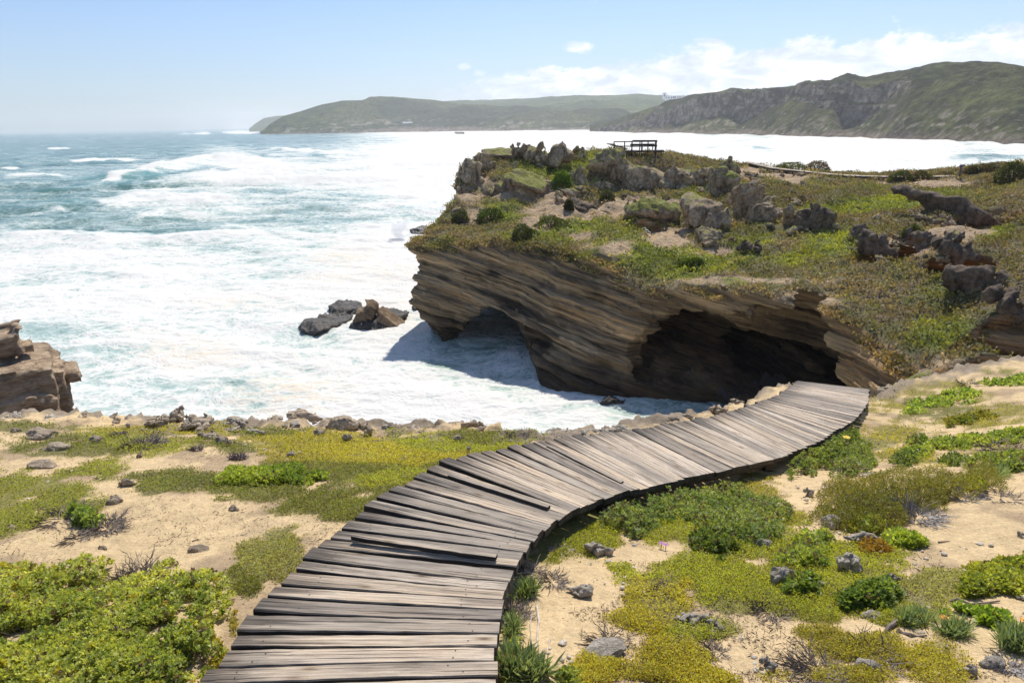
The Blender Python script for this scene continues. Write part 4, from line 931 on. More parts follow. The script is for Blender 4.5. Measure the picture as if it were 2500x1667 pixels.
for i in range(26, len(RW), 11):
    for k in (0, 1):
        r = RW[i]; A = np.array([r[0], r[1], H-r[4]]); B = np.array([r[2], r[3], H-r[4]]); u = (B-A)/PL; c = (A+u*.15 if k == 0 else B-u*.10)-bwl
        mb = MB(); mb.box((c[0]-.04, c[1]-.04, c[2]-.55), (c[0]+.04, c[1]+.04, c[2]-TH-.02)); mb.build('post', M_BEAM, bw)
# ================================================================ rocks
def rock_field(n, ax, seed, kind, fr=1.0, tilt=.3, org=(0, 0, 0)):
    """rock solid with semi axes ax; returns verts, quads centred at 0"""
    ax = np.array(ax, float); e = ax*1.32; h = 2*e.max()/n
    xs = [np.arange(-e[i], e[i]+h, h) for i in range(3)]
    X, Y, Z = np.meshgrid(*xs, indexing='ij')
    u, v, w = X/ax[0], Y/ax[1], Z/ax[2]
    fr_ = np.random.default_rng(seed*17+3)
    q = (np.abs(u)**2.1+np.abs(v)**2.1+np.abs(w)**2.1)**(1/2.1)
    sc = ax.min(); f = (1-q)*sc
    wp = .16*fbm(u*1.3+seed, v*1.3, w*1.3, 2, seed+21)
    for _ in range(16 if kind != 'slab' else 8):
        nn_ = fr_.normal(size=3); nn_ /= np.linalg.norm(nn_); f = np.minimum(f, (fr_.uniform(.58, .86)+wp-(u*nn_[0]+v*nn_[1]+w*nn_[2]))*sc)
    f = f+.10*sc; o = seed*3.7
    a, b, c = X*fr+o, Y*fr-o, Z*fr+o*.5
    L = 1/ (ax.mean()*fr)
    f = f+sc*(.34 if n > 50 else .30)*fbm(a*L*.9, b*L*.9, c*L*.9, 3, seed)
    if kind == 'crag':
        f = f-sc*.42*(1-np.abs(vn(a*L*1.9, b*L*1.9, c*L*1.3, seed+3)))**3*1.3-sc*.24*np.abs(vn(a*L*4.5, b*L*4.5, c*L*3, seed+5))+sc*.09*vn(a*L*9, b*L*9, c*L*7, seed+6)
    elif kind == 'pitted':
        f = f-sc*.30*np.clip(vn(a*L*3.4, b*L*3.4, c*L*3.4, seed+3)-.25, 0, 1)-sc*.16*np.clip(vn(a*L*7.5, b*L*7.5, c*L*7.5, seed+5)-.1, 0, 1)
    elif kind == 'bluff':
        s = (Z*.85+X*tilt)*fr; rn = 1-np.abs(vn(a*L*2.2, b*L*2.2, c*L*1.0, seed+4))
        f = f-sc*.20*rn**4+sc*.10*vn(s*L*5, a*L*.8, b*L*.8, seed+7)+sc*.07*fbm(a*L*6, b*L*6, c*L*4, 2, seed+8)-sc*.12*np.abs(vn(a*L*4, b*L*4, c*L*1.4, seed+9))
    elif kind == 'slab':
        s = (Z+X*tilt)*fr
        f = f+sc*.20*vn(s*L*3.5, a*L*.4, b*L*.4, seed+7)+sc*.09*vn(s*L*9, a*L*.6, b*L*.6, seed+8)+sc*.07*fbm(a*L*5, b*L*5, c*L*5, 2, seed+9)
    ins = f > 0; cn = np.zeros_like(ins); c_ = [n_//2 for n_ in ins.shape]; cn[c_[0]-2:c_[0]+3, c_[1]-2:c_[1]+3, c_[2]-1:c_[2]+2] = True; cn &= ins; last = 0
    for _ in range(160):          # keep the one connected body, no loose crumbs
        d = cn.copy()
        d[1:] |= cn[:-1]; d[:-1] |= cn[1:]; d[:, 1:] |= cn[:, :-1]; d[:, :-1] |= cn[:, 1:]; d[:, :, 1:] |= cn[:, :, :-1]; d[:, :, :-1] |= cn[:, :, 1:]
        cn = d & ins; k_ = int(cn.sum())
        if k_ == last: break
        last = k_
    if last > 40: f = np.where(ins & ~cn, -np.abs(f)-1e-4, f)
    V, Q = nets(f, (xs[0][0], xs[1][0], xs[2][0]), h)
    return V, Q
_proto = {}
M_TANR = rock_mat('tan_limestone', (.24, .18, .12), (.46, .36, .25), (.66, .54, .40), .9, 1.0, .03)
def proto(kind, k, mt=0):
    key = (kind, k, mt)
    if key not in _proto:
        V, Q = rock_field(48, (1, .85, .62) if kind != 'slab' else (1, .8, .36), 11+k*7, kind)
        _proto[key] = mesh_from('rock_'+kind, V, Q=Q, mats=[M_LIME if mt == 0 else M_TANR if mt == 1 else M_O1], smooth=True)
    return _proto[key]
def hitG(x, y): return march(lambda a, b: G2(a, b, False), np.atleast_1d(np.asarray(x, float)), np.atleast_1d(np.asarray(y, float)), 1.2, 20, 260)
FR = [ # x0,x1,y0,y1 (2500 px), kind, seed, label
 (1425,1500,1312,1368,'pitted',0,'big pale grey rock with bare sand at its foot, inside the boardwalk bend'),
 (1390,1457,1424,1460,'crag',1,'low pitted grey rock lying alone on open sand below the inner bend'),
 (1672,1723,1232,1266,'pitted',2,'lumpy grey rock half sunk in leafy shrub right of the boardwalk'),
 (1464,1513,1238,1262,'pitted',1,'shaded tan rock close under the edge of the boardwalk'),
 (1649,1738,1490,1536,'pitted',3,'long pale grey rock spilling yellow ground cover in the open sand'),
 (1722,1782,1510,1548,'crag',2,'crumbling grey rock joined to the tail of the long pale rock'),
 (1434,1530,1586,1604,'slab',0,'flat sandy slab barely rising from the sand near the bottom edge'),
 (1959,1993,1184,1216,'pitted',0,'lone dark grey rock on bare sand between two bushes'),
 (2008,2059,1259,1298,'crag',3,'rough dark rock at the foot of the fine olive bush'),
 (2074,2143,1292,1336,'crag',1,'rugged grey rock above an orange patch of succulents'),
 (2038,2142,1346,1418,'crag',0,'largest dark grey craggy rock amid bright ground cover'),
 (1838,1883,1309,1352,'crag',2,'pale honeycombed rock standing in yellow ground cover'),
 (1870,1946,1368,1441,'crag',3,'pale pitted knobbly rock wider than tall, below the honeycombed one'),
 (2170,2200,1392,1425,'crag',1,'small upright grey rock at the edge of open sand'),
 (2140,2203,1449,1507,'pitted',2,'grey rock ringed by green leaves and dry twigs'),
 (2104,2160,1492,1521,'slab',1,'low smooth grey rock leaning toward the twig ringed rock'),
 (1850,1906,1596,1646,'pitted',3,'rounded grey rock on sand near the bottom edge'),
 (2361,2411,1621,1656,'crag',2,'knobbly blue grey rock in the bottom corner of the sand'),
 (2401,2456,1604,1630,'crag',0,'low broken rock behind the knobbly corner rock'),
 (2097,2148,1614,1642,'slab',0,'small grey slab half covered by yellow ground cover'),
 (2482,2500,1290,1316,'pitted',1,'dark stone on the sand at the very edge of the slope'),
 (240,317,1209,1248,'crag',0,'long tan rock casting a shadow on the open sand'),
 (289,336,1161,1197,'crag',2,'tan crumbly rock at the top edge of the open sand'),
 (183,225,1229,1265,'crag',3,'grey rock rising out of dark twigs'),
 (108,166,1081,1105,'slab',1,'low grey rock alone in the green mat near the ledge'),
 (15,55,1039,1062,'crag',1,'small grey rock beside the brown rock stack'),
 (70,123,1046,1079,'crag',2,'tan rock cluster on pale sand near the rock stack'),
 (66,136,1124,1150,'slab',0,'flat tan rock edging the yellow mat'),
 (221,246,1063,1084,'pitted',0,'small dark rock in the green mat'),
 (0,42,1284,1307,'crag',0,'pale rock by the bleached twigs at the border of the sand'),
 (557,583,1231,1256,'crag',2,'small tan stone with a twig on the open sand'),
 (461,506,1333,1356,'slab',1,'small whitish rock with a sprig of green on the open sand'),
 (232,264,1326,1350,'pitted',3,'brown stone between the dead twigs and the big succulent bush'),
 (0,24,1390,1418,'crag',1,'grey stone peeping over the big succulent bush'),
 (404,458,993,1043,'crag',3,'tall dark jagged crag on the ledge, highest over the water'),
 (448,526,1008,1048,'crag',1,'broad rugged crag joined to the tall jagged one'),
 (483,530,1048,1078,'crag',2,'rough grey rock just below the joined crags'),
 (528,552,1062,1088,'crag',0,'dark stubby rock of the pair below the crags'),
 (548,567,1065,1094,'pitted',1,'small upright dark rock at the end of the crags'),
 (272,294,1016,1031,'crag',1,'little grey rock on the rim left of the crags'),
 (340,378,1024,1046,'crag',0,'low grey rock on the rim between stack and crags'),
 (553,594,1021,1038,'slab',0,'flat pale rock on the rim right of the crags'),
 (706,782,1000,1034,'crag',0,'broad flat topped crag on the ledge over the foam'),
 (704,730,1015,1038,'pitted',2,'rounded stone tucked under the broad crag'),
 (804,872,1014,1060,'crag',3,'large ragged grey rock on the ledge right of the broad crag'),
 (824,864,1052,1082,'crag',2,'dark rough rock in front of the large ragged one'),
 (768,792,1047,1066,'pitted',1,'small dark rock in yellow mat left of the ragged rock'),
 (882,916,1030,1072,'crag',1,'narrow upright crag on the ledge'),
 (945,980,1036,1066,'crag',3,'squat dark rock on the rim right of the narrow crag'),
 (1002,1016,1040,1056,'crag',2,'tiny rock spike on the rim above the foam'),
 (1092,1130,1058,1080,'crag',0,'grey rock in the mat just beyond the boardwalk'),
 (1162,1178,1028,1044,'pitted',0,'single stone perched on the highest rim beyond the boardwalk'),
 (1136,1154,1086,1104,'crag',1,'dark spiky stone beside the upper boardwalk planks'),
 (965,1005,1154,1176,'crag',2,'dark rock pair left of the boardwalk bend'),
 (1284,1306,1046,1064,'crag',3,'dark rock where the rim meets the boardwalk'),
 (1736,1772,984,1018,'pitted',3,'tan rock behind the boardwalk above the shaded water'),
 (1629,1657,1016,1037,'crag',1,'brown rock behind the middle planks at the rim'),
 (1663,1692,1014,1032,'crag',2,'low brown rock next to it behind the planks'),
 (1787,1814,971,988,'pitted',1,'small tan rock beside green leaves behind the far planks'),
 (1196,1226,1052,1068,'slab',1,'flat stone on the rim in front of the boardwalk'),
 (2150,2190,948,962,'crag',0,'dark small rock at the sand edge past the boardwalk end'),
 (620,640,1160,1178,'crag',1,'small grey rock left of the bright green bush'),
 (700,722,1100,1116,'crag',2,'small dark stone in golden ground cover'),
 (330,352,1100,1120,'pitted',3,'little rock in a purple grey twig patch'),
]
FR[57] = FR[57][:6]+('low brown rock behind the planks, right of the brown rim rock',)
RKC = []
cx = np.array([(a+b)/2 for a, b, *_ in FR]); cyb = np.array([r[3]-.18*(r[3]-r[2]) for r in FR])
PG = hitG(cx, cyb)
for (x0, x1, y0, y1, kd, sd_, lb), p in zip(FR, PG):
    dep = (p-CAM)@FW; w = (x1-x0)/f_px*dep; h = (y1-y0)/f_px*dep/.90
    r = random.Random(x0*7+y0)
    o = link('rock', proto(kd if kd == 'slab' else ('crag' if (x0+y0) % 3 or x1-x0 > 70 else 'pitted'), (x0*3+y0) % 5, 1 if y1 < 1100 or x1 < 640 else 0), label=lb, cat='rock', group='rocks on the sandy slope')
    zr = .36 if kd == 'slab' else .62
    if y1 < 1100: w *= 1.25; h *= 1.15
    o.scale = (w/2/.92, max(w*.42, h*.5), h/2/zr*.95); o.rotation_euler = (r.uniform(-.1, .1), r.uniform(-.12, .12), r.choice([0, math.pi])+r.uniform(-.35, .35))
    o.location = (p[0], p[1]+w*.15, p[2]+h*.16); RKC.append((p[0], p[1], w))
# a broken fringe of rock along the rim of the ledge
for j in range(90):
    x = rng.uniform(-20, 1560); yr = np.interp(x, [p[0] for p in crest_px], [p[1] for p in crest_px])+rng.uniform(1, 26)*rng.random(); p = hitG(x, yr)[0]
    if np.hypot(p[0], p[1]) > 12: continue
    s = rng.uniform(.035, .13)*(.5+rng.random()); link('rim_rock', proto('crag', int(rng.integers(0, 5)), int(rng.integers(0, 2))), loc=p+(0, 0, s*.1), rot=(rng.uniform(-.6, .6), rng.uniform(-.6, .6), rng.uniform(0, 6)), scale=(s*1.3, s, s*rng.uniform(.5, 1.3)),
        label='small jagged rock in the broken fringe along the ledge rim above the foam', cat='rock', group='small jagged rocks fringing the ledge rim')
# pebbles: far too many to count
n = 900; xx = rng.uniform(-20, 2520, n*3); yy = 1020+640*rng.random(n*3)**.8
k_ = fbm(xx/150., yy/60., 0.0, 3, 401) > .08; xx = xx[k_][:n]; yy = yy[k_][:n]
pp = hitG(xx, yy); dpt = (pp-CAM)@FW
keep = np.array([np.min(np.hypot(RW[:, 0]/2+RW[:, 2]/2-p[0], RW[:, 1]/2+RW[:, 3]/2-p[1])) > .66 for p in pp]); pp = pp[keep]
b0, q0 = rock_field(7, (1, .8, .6), 3, 'pitted'); VV = []; QQ = []; off = 0
for p in pp:
    s = .004+.018*rng.random()**3; a = rng.random()*6.28; c_, s_ = math.cos(a), math.sin(a); R_2 = np.array([[c_, -s_, 0], [s_, c_, 0], [0, 0, 1]])
    VV.append((b0*s*rng.uniform(.7, 1.3, 3))@R_2.T+p+(0, 0, s*.3)); QQ.append(q0+off); off += len(b0)
link('pebbles', mesh_from('pebbles', np.concatenate(VV), Q=np.concatenate(QQ), mats=[M_LIME]), kind='stuff')

# ---------------------------------------------------------------- headland outcrops
M_MOSS = None
def outcrop_mat(name, moss):
    m, nt, b = mat(name); v = pos(nt); n1 = noise(nt, v, .5, 8, .65); n2 = noise(nt, v, 4, 8, .7); n4 = noise(nt, v, 1.6, 5, .6, 0, stretch=(1.4, 1.4, .5))
    base = ramp(nt, n1, [(.3, (.19, .133, .078)), (.5, (.41, .305, .19)), (.68, (.64, .50, .335))]); base = mix(nt, 1, base, ramp(nt, n2, [(.3, .5), (.5, 1), (.7, 1.35)]), 'MULTIPLY')
    base = mix(nt, 1, base, ramp(nt, n4, [(.36, .45), (.52, 1.05)]), 'MULTIPLY')
    g = N(nt, 'ShaderNodeNewGeometry'); sx = N(nt, 'ShaderNodeSeparateXYZ'); nt.links.new(g.outputs['Normal'], sx.inputs[0])
    k = mth(nt, 'ADD', sx.outputs[2], mth(nt, 'MULTIPLY', mth(nt, 'SUBTRACT', n1, .5), 1.8)); mr = N(nt, 'ShaderNodeMapRange'); mr.inputs[1].default_value = 1.02-moss; mr.inputs[2].default_value = 1.2-moss; nt.links.new(k, mr.inputs[0])
    gr = ramp(nt, n2, [(.35, (.09, .09, .02)), (.6, (.24, .24, .04))]); nt.links.new(mix(nt, mr.outputs[0], base, gr), b.inputs['Base Color']); b.inputs['Roughness'].default_value = .95
    bump(nt, b, n2, 1, .18); return m
M_O1 = outcrop_mat('outcrop_bare', .24); M_O2 = outcrop_mat('outcrop_mossy', .60); M_O3 = outcrop_mat('outcrop_dark', .42)
for n_ in M_O3.node_tree.nodes:
    if n_.type == 'VALTORGB' and n_.color_ramp.elements[0].color[0] > n_.color_ramp.elements[0].color[2]*1.5 and n_.color_ramp.elements[0].color[0] > .09:
        for e_, c_ in zip(n_.color_ramp.elements, [(.07, .05, .035), (.18, .13, .085), (.30, .22, .15)]): e_.color = (*c_, 1)
OC = [  # x0,x1,ytop,ybot in 2352 px, depth factor, kind, material, tilt, label
 (1043,1100,350,420,.9,'bluff',0,.2,'pale craggy rock ledge at the seaward corner of the headland top'),
 (1090,1136,346,400,.9,'crag',0,.2,'rugged rock step next to the corner ledge on the headland'),
 (1122,1186,340,368,.9,'slab',0,.1,'flat topped rock slab on the headland skyline'),
 (1184,1228,325,372,.9,'crag',0,.2,'upright craggy rock pinnacle on the headland skyline'),
 (1214,1268,330,386,.8,'crag',0,.2,'jagged brown rock right of the skyline pinnacle'),
 (1256,1322,330,398,.8,'crag',0,.2,'jagged rock with dark clefts left of the green hollow'),
 (1315,1362,332,372,.8,'crag',1,.2,'low rough rock hump on the skyline above the green hollow'),
 (1140,1246,388,446,.8,'slab',1,.25,'mossy topped boulder overhanging shaded sand on the headland'),
 (1232,1282,410,440,.8,'bluff',0,.2,'small pale boulder against the bright green bush'),
 (1298,1352,374,434,.8,'bluff',1,.1,'rounded rock capped with moss right of the bright green bush'),
 (1356,1432,340,420,.7,'bluff',1,.4,'tall rock bluff with green clefts left of the viewing platform'),
 (1356,1400,404,440,.8,'bluff',1,.2,'mossy block at the foot of the tall bluff'),
 (1420,1545,356,437,.6,'bluff',0,.3,'big smooth grey rock face directly below the viewing platform'),
 (1530,1600,364,437,.6,'bluff',0,-.3,'grey rock face right of the platform overhang'),
 (1590,1652,366,436,.7,'crag',0,-.4,'ridge of broken rock sloping down from the platform'),
 (1640,1704,374,460,.6,'bluff',1,-.5,'dark cleft rock rib halfway down the ridge'),
 (1690,1756,396,492,.5,'bluff',0,-.6,'steep pale rib of rock beside the sand patch'),
 (1728,1790,440,510,.5,'bluff',0,-.5,'leaning rock wall, pale streaked, upper one of its row'),
 (1778,1850,446,524,.5,'crag',0,-.5,'leaning dark jagged rock wall, middle one of its row'),
 (1836,1926,456,530,.55,'crag',2,-.5,'darkest end of the leaning rock wall near the scrub'),
 (1462,1568,446,502,.7,'bluff',1,.5,'slanting mossy boulder over deep shade in mid headland'),
 (1556,1690,430,524,.7,'bluff',0,.2,'largest rounded boulder in the middle of the headland slope'),
 (1606,1662,516,558,.8,'bluff',0,.2,'small boulder in front of the largest rounded boulder'),
 (1706,1760,543,586,.8,'crag',2,.2,'small black rock lump alone on the green slope'),
 (1297,1338,428,450,.8,'slab',0,.2,'small grey rock on the sand patch right of the green bush'),
 (1298,1370,452,484,.7,'crag',2,.3,'dark low rock on the sand patch beside a round bush'),
 (1945,1995,496,560,.6,'crag',2,.2,'dark eroded stump in scrub right of the rock wall'),
 (1984,2054,530,582,.6,'bluff',2,.2,'brown eroded bank facing the green patch'),
 (2170,2238,518,600,.6,'crag',2,-.3,'tall dark eroded rock on the steep right slope'),
 (2086,2172,516,572,.5,'crag',2,-.3,'long dark eroded scarp left of the tall dark rock'),
 (2212,2320,592,676,.6,'bluff',2,-.3,'big grey black rock face low on the steep slope'),
 (2120,2290,440,496,.35,'bluff',2,-.2,'brown earth scarp under the ridge scrub'),
 (2286,2400,640,730,.6,'crag',2,-.2,'dark scrubby rock at the edge of the steep slope'),
 (1726,1744,390,417,.8,'crag',0,.2,'small upright rock beside the far boardwalk sand'),
 (1648,1700,358,400,.7,'crag',1,.2,'mossy rock shoulder where the far boardwalk starts'),
 (2108,2148,852,884,.8,'slab',0,-.2,'flat tilted slab at the foot of the cliff by the sand'),
 (1660,1720,640,658,1.0,'slab',0,-.1,'pale ledge blocks above the big cave'),
 (1100,1130,478,500,.9,'crag',2,.2,'dark knob on the seaward sandy slope'),
]
mo = [M_O1, M_O2, M_O3]
c_ = np.array([((a+b)/2, yb-.10*(yb-yt)) for a, b, yt, yb, *_ in OC]); PH = hit_head(c_[:, 0], c_[:, 1])
for i, ((x0, x1, yt, yb, df, kd, mi, tl, lb), p) in enumerate(zip(OC, PH)):
    dep = (p-CAM)@FW; w = (x1-x0)*K/f_px*dep*1.08; h = (yb-yt)*K/f_px*dep*1.05
    V, Q = rock_field(58, (w/2*1.36, max(w*df/2, .5)*1.15, h*.55), 31+i*5, kd, 1.0, tl)
    me = mesh_from('rock_outcrop', V, Q=Q, mats=[mo[mi]], smooth=True)
    a = math.atan2(p[0], p[1]); pc = p+np.array([0, w*df*.32, h*.17])
    if yt < 345: pc[2] = at_D((x0+x1)/2*K, yt*K, np.hypot(pc[0], pc[1]))[2]-h*.50
    link('rock_outcrop', me, loc=pc, rot=((.22, .30, -a) if x0 > 1100 and kd != 'slab' else (.1, .1, -a)), label=lb, cat='rock outcrop', group='rock outcrops on the headland')
# small rocks strewn between the outcrops
sc_px = [(1180, 1330, 350, 400, 14), (1290, 1450, 400, 440, 12), (1430, 1700, 420, 450, 20), (1650, 1760, 400, 470, 18), (1720, 1950, 440, 540, 24), (1540, 1720, 500, 560, 12), (1060, 1140, 395, 460, 10), (1280, 1400, 440, 490, 8), (1720, 1850, 395, 430, 10), (1950, 2240, 500, 600, 18), (1040, 1120, 470, 530, 8)]
for (xa, xb, ya, yb, k) in sc_px:
    xs_ = rng.uniform(xa, xb, k); y2 = rng.uniform(ya, yb, k); ph = hit_head(xs_, y2)
    for j in range(k):
        s = rng.uniform(.22, .8)*(.6+.8*rng.random()); o = link('small_rock', proto('crag', int(rng.integers(0, 5)), 2), loc=ph[j]+(0, 0, s*.05), rot=(rng.uniform(-.5, .5), rng.uniform(-.5, .5), rng.uniform(0, 6)), scale=(s*1.2, s, s*.9),
            label='small grey rock scattered among scrub between the headland outcrops', cat='rock', group='small rocks strewn on the headland')
# ---------------------------------------------------------------- rocks in the sea
SR = [ # x0,x1,y0,y1 2352 px at water line, height m, kind, label
 (694,806,722,768,1.1,'slab',.1,'low wet black rock streaming with white water, left of the peaked rock'),
 (756,826,699,722,.8,'slab',.0,'flat dark rock shelf behind the peaked rock'),
 (812,932,716,768,1.0,'slab',.1,'wet dark rock shelf around the foot of the peaked rock'),
 (944,972,709,718,.7,'slab',.0,'thin dark rock poking out beside the arch pillar'),
 (1376,1446,917,936,.7,'pitted',.1,'dark wet rock awash in shaded water before the cave'),
 (944,1004,516,552,1.3,'slab',.2,'dark wave cut reef behind the cliff tip'),
 (1044,1066,305,311,5.,'slab',.1,'tiny distant rock amid white surf'),
 (1640,1730,905,930,1.6,'pitted',.1,'dark boulder washed by waves at the cave mouth'),
 (1700,1810,888,912,2.4,'bluff',.1,'black boulder inside the mouth of the big cave'),
]
for i, (x0, x1, y0, y1, hh, kd, tl, lb) in enumerate(SR):
    A = at_z((x0+x1)/2*K, y0*K, 0); B = at_z((x0+x1)/2*K, y1*K, 0); p = (A+B)/2; dep = (p-CAM)@FW; w = (x1-x0)*K/f_px*dep
    V, Q = rock_field(60, (w/2, min(max(abs(A[1]-B[1])/2, w*.2), w*.7), hh*.75), 301+i*3, kd, 1.0, tl)
    V[:, 2] += fbm(V[:, 0]*2.2, V[:, 1]*1.2, 0.0, 3, 500+i, ridge=True)*.30*min(1, w/4)
    link('sea_rock', mesh_from('sea_rock', V, Q=Q, mats=[M_WET]), loc=(p[0], p[1], -.12), label=lb, cat='sea rock', group='rocks awash in the sea')
# the peaked brown rock: two leaning fins of one boulder
pk = at_z(862*K, 752*K, 0); dep = (pk-CAM)@FW; wpk = 92*K/f_px*dep
hgrid = .09; xs = np.arange(-3.4, 3.6, hgrid); ys2 = np.arange(-2.6, 2.8, hgrid); zs = np.arange(-1.2, 4.0, hgrid)
X, Y, Z = np.meshgrid(xs, ys2, zs, indexing='ij')
def fin(cx_, cz_, a, hw, th, hgt):
    c, s = math.cos(a), math.sin(a); u = (X-cx_)*c+(Z-cz_)*s; w = -(X-cx_)*s+(Z-cz_)*c
    return np.minimum(np.minimum(hw-np.abs(u), th-np.abs(Y+.15*u)), hgt-w-0*u)
f1 = np.minimum(np.minimum(1.35-np.abs(X+.75+.1*Z)-.30*np.clip(Z, 0, 9), 1.3-np.abs(Y)-.2*Z), 2.75-Z+.5*np.clip(X+.9, -1, 1)-.6*np.abs(Y))
f2 = np.minimum(np.minimum(1.2-np.abs(Y+.2)-.15*Z, 2.9-Z-.95*np.clip(X-.15, -.4, 9)-.5*np.abs(Y)), np.minimum(X+.55+.25*Z-.45, 2.7-X))
f = np.maximum(f1, f2)-.55*np.exp(-((X+.35-.30*Z)/.16)**2)*(Z > 1.0)
s_ = (Z*.75+X*.75); f = f+.16*vn(s_*2.6, X*.3, Y*.5, 611)+.10*vn(s_*6.5, X*.5, Y*.7, 612)+.14*fbm(X*1.1, Y*1.1, Z*1.1, 3, 613)
V, Q = nets(f, (xs[0], ys2[0], zs[0]), hgrid)
link('sea_rock', mesh_from('peaked_sea_rock', V*np.array([1.08, 1, .82])*wpk/4.0, Q=Q, mats=[M_BROWN]), loc=(pk[0], pk[1]+.9, -.1), label='tall peaked brown rock standing up from the surf, with a split top', cat='sea rock', group='rocks awash in the sea')
# ---------------------------------------------------------------- the brown rock stack on the left
DS = 17.0
def lat(x, y, D=DS):
    p = at_D(x, y, D); a0_ = math.radians(-36); return p[0]*math.cos(a0_)-p[1]*math.sin(a0_)*1.0, p[2]
a0_ = math.radians(-36); eu = np.array([math.cos(a0_), -math.sin(a0_), 0]); ev = np.array([math.sin(a0_), math.cos(a0_), 0])
def uvz(x, y, D=DS): p = at_D(x, y, D); return p@eu, p@ev, p[2]
hgrid = .055
uR = uvz(190, 890)[0]; zT = uvz(0, 790)[2]
us = np.arange(uR-4.4, uR+.35, hgrid); vs = np.arange(DS-1.6, DS+3.6, hgrid); zs = np.arange(zT-4.2, zT+.4, hgrid)
U3, V3, Z3 = np.meshgrid(us, vs, zs, indexing='ij')
ff = np.full(U3.shape, -9.)
# x0,x1,y0,y1 px, v front, v back, tilt, rounding
for (x0, x1, y0, y1, v0, v1, tl, rd) in ((-90,44,800,856,.4,1.6,.10,.25),(40,80,829,852,.5,1.3,.1,.12),(-420,118,836,928,-.4,2.0,-.10,.34),(92,152,868,960,-.1,1.8,.03,.16),(138,187,884,904,.05,1.2,-.02,.06),(-420,128,912,968,-.55,2.0,.05,.16),(60,168,925,975,-.1,1.9,-.04,.14),
     (-420,150,962,1012,-.45,2.0,.03,.12),(-420,138,1004,1060,-.2,2.0,0,.12),(-420,120,1050,1250,-.1,2.2,0,.2),(-420,170,985,1250,1.2,3,0,.3)):
    xr = (max(x0, 0)+x1)/2; ua, _, _ = uvz(x0, y1); zb = uvz(xr, y1, DS+v1*.75)[2]-.05; ub, _, _ = uvz(x1, y0); zt = uvz(xr, y0, DS+v1*.75)[2]; uc, zc_ = (ua+ub)/2, (zt+zb)/2
    rd *= .18; z_ = Z3-zc_-tl*(U3-uc); q = np.stack([np.abs(U3-uc)-(ub-ua)/2+rd, np.abs(V3-DS-(v0+v1)/2)-(v1-v0)/2+rd, np.abs(z_)-(zt-zb)/2+rd])
    sdv = np.minimum(q.max(0), 0)+np.sqrt((np.maximum(q, 0)**2).sum(0))-rd
    ff = np.maximum(ff, -sdv)
bnd = np.abs(ff) < .5; i_ = np.nonzero(bnd); u_, v_, z_ = U3[i_], V3[i_], Z3[i_]
ff[i_] += .05*fbm(u_*1.6, v_*1.6, z_*1.6, 4, 701)+.05*fbm(u_*6, v_*6, z_*9, 3, 711, ridge=True)+.075*vn(z_*5+u_*.4, u_*.5, v_*.5, 703)+.04*vn(z_*13+u_, u_, v_, 704)+.05*vn(z_*24, u_*2, v_*2, 705)*.5-.12*np.clip(vn(u_*1.5, v_*1.5, z_*1.2, 706)-.4, 0, 1)-.07*(1-np.abs(vn(u_*1.7, v_*1.7, z_*1.7, 707)))**8
Vs, Qs = nets(ff, (us[0], vs[0], zs[0]), hgrid); Vs = Vs[:, :1]*eu+Vs[:, 1:2]*ev+Vs[:, 2:]*np.array([0, 0, 1.])
M_STACK, nt_, b_ = mat('tan_sandstone'); p_ = pos(nt_); l1 = noise(nt_, p_, 1.6, 8, .7, .3, stretch=(1, 1, 4.5)); l2 = noise(nt_, p_, 7, 8, .72, .1, stretch=(1, 1, 2.2)); l3 = noise(nt_, p_, 1.1, 4, .6)
c_ = ramp(nt_, l1, [(.30, (.13, .085, .05)), (.44, (.38, .265, .165)), (.58, (.54, .40, .26)), (.75, (.64, .50, .35))]); c_ = mix(nt_, 1, c_, ramp(nt_, l2, [(.32, .5), (.5, 1), (.7, 1.2)]), 'MULTIPLY'); c_ = mix(nt_, 1, c_, ramp(nt_, l3, [(.35, .65), (.6, 1.1)]), 'MULTIPLY')
nt_.links.new(c_, b_.inputs['Base Color']); b_.inputs['Roughness'].default_value = .95; bump(nt_, b_, l1, 1, .16, bump(nt_, None, l2, 1, .05))
c0 = Vs.mean(0); link('rock_stack', mesh_from('rock_stack', Vs-c0, Q=Qs, mats=[M_STACK]), loc=c0, label='tan sandstone stack of cracked layered blocks overhanging the sea at the left edge', cat='rock stack')
# its unseen root down to the water
root = MB()
# ---------------------------------------------------------------- viewing platform
D0 = 81.0; az0 = math.atan2(*(ray(1560, 350)[:2])); r_ = np.array([math.cos(az0), -math.sin(az0), 0]); q_ = np.array([math.sin(az0), math.cos(az0), 0]); u_ = np.array([0, 0, 1.])
z6 = lambda X, Y: (1050+X/3.618, 320+Y/3.618)
org = at_D(*z6(1720, 178), D0)
def loc6(X, Y):
    p = at_D(*z6(X, Y), D0)-org; return p@r_, p[2]
pf = link('viewing_platform', None, loc=org, label='dark timber viewing platform with railings and a bench on the headland crest', cat='viewing platform')
def L(u, v, z): return r_*u+q_*v+u_*z
def pbar(name, a, b, w, h=None, m=M_DARKWOOD):
    mb = MB(); mb.bar(L(*a), L(*b), w, h); return mb.build(name, m, pf)
uL, _ = loc6(1720, 178); uE, zE = loc6(2030, 178); _, zr = loc6(1720, 94); _, zm = loc6(1720, 135); uM, _ = loc6(1785, 178); uR_, _ = loc6(2003, 178); uLL, _ = loc6(1628, 178)
for k in range(16):
    a = uL-1.3+(uE+1.3+.6)*k/16; pbar('deck_board', (a, 0, 0), (a, 2.4, 0), .27, .05)
pbar('beam', (uL-1.3, .05, -.09), (uE+.5, .05, -.09), .1, .14); pbar('beam', (uL-1.3, 2.3, -.09), (uE+.5, 2.3, -.09), .1, .14)
for X in (1628, 1722, 1787, 1875, 1930, 2003):
    u, _ = loc6(X, 0); pbar('post', (u, .0, -1.1 if X in (1787, 1875, 1628) else -.6), (u, .0, zr+.02), .11)
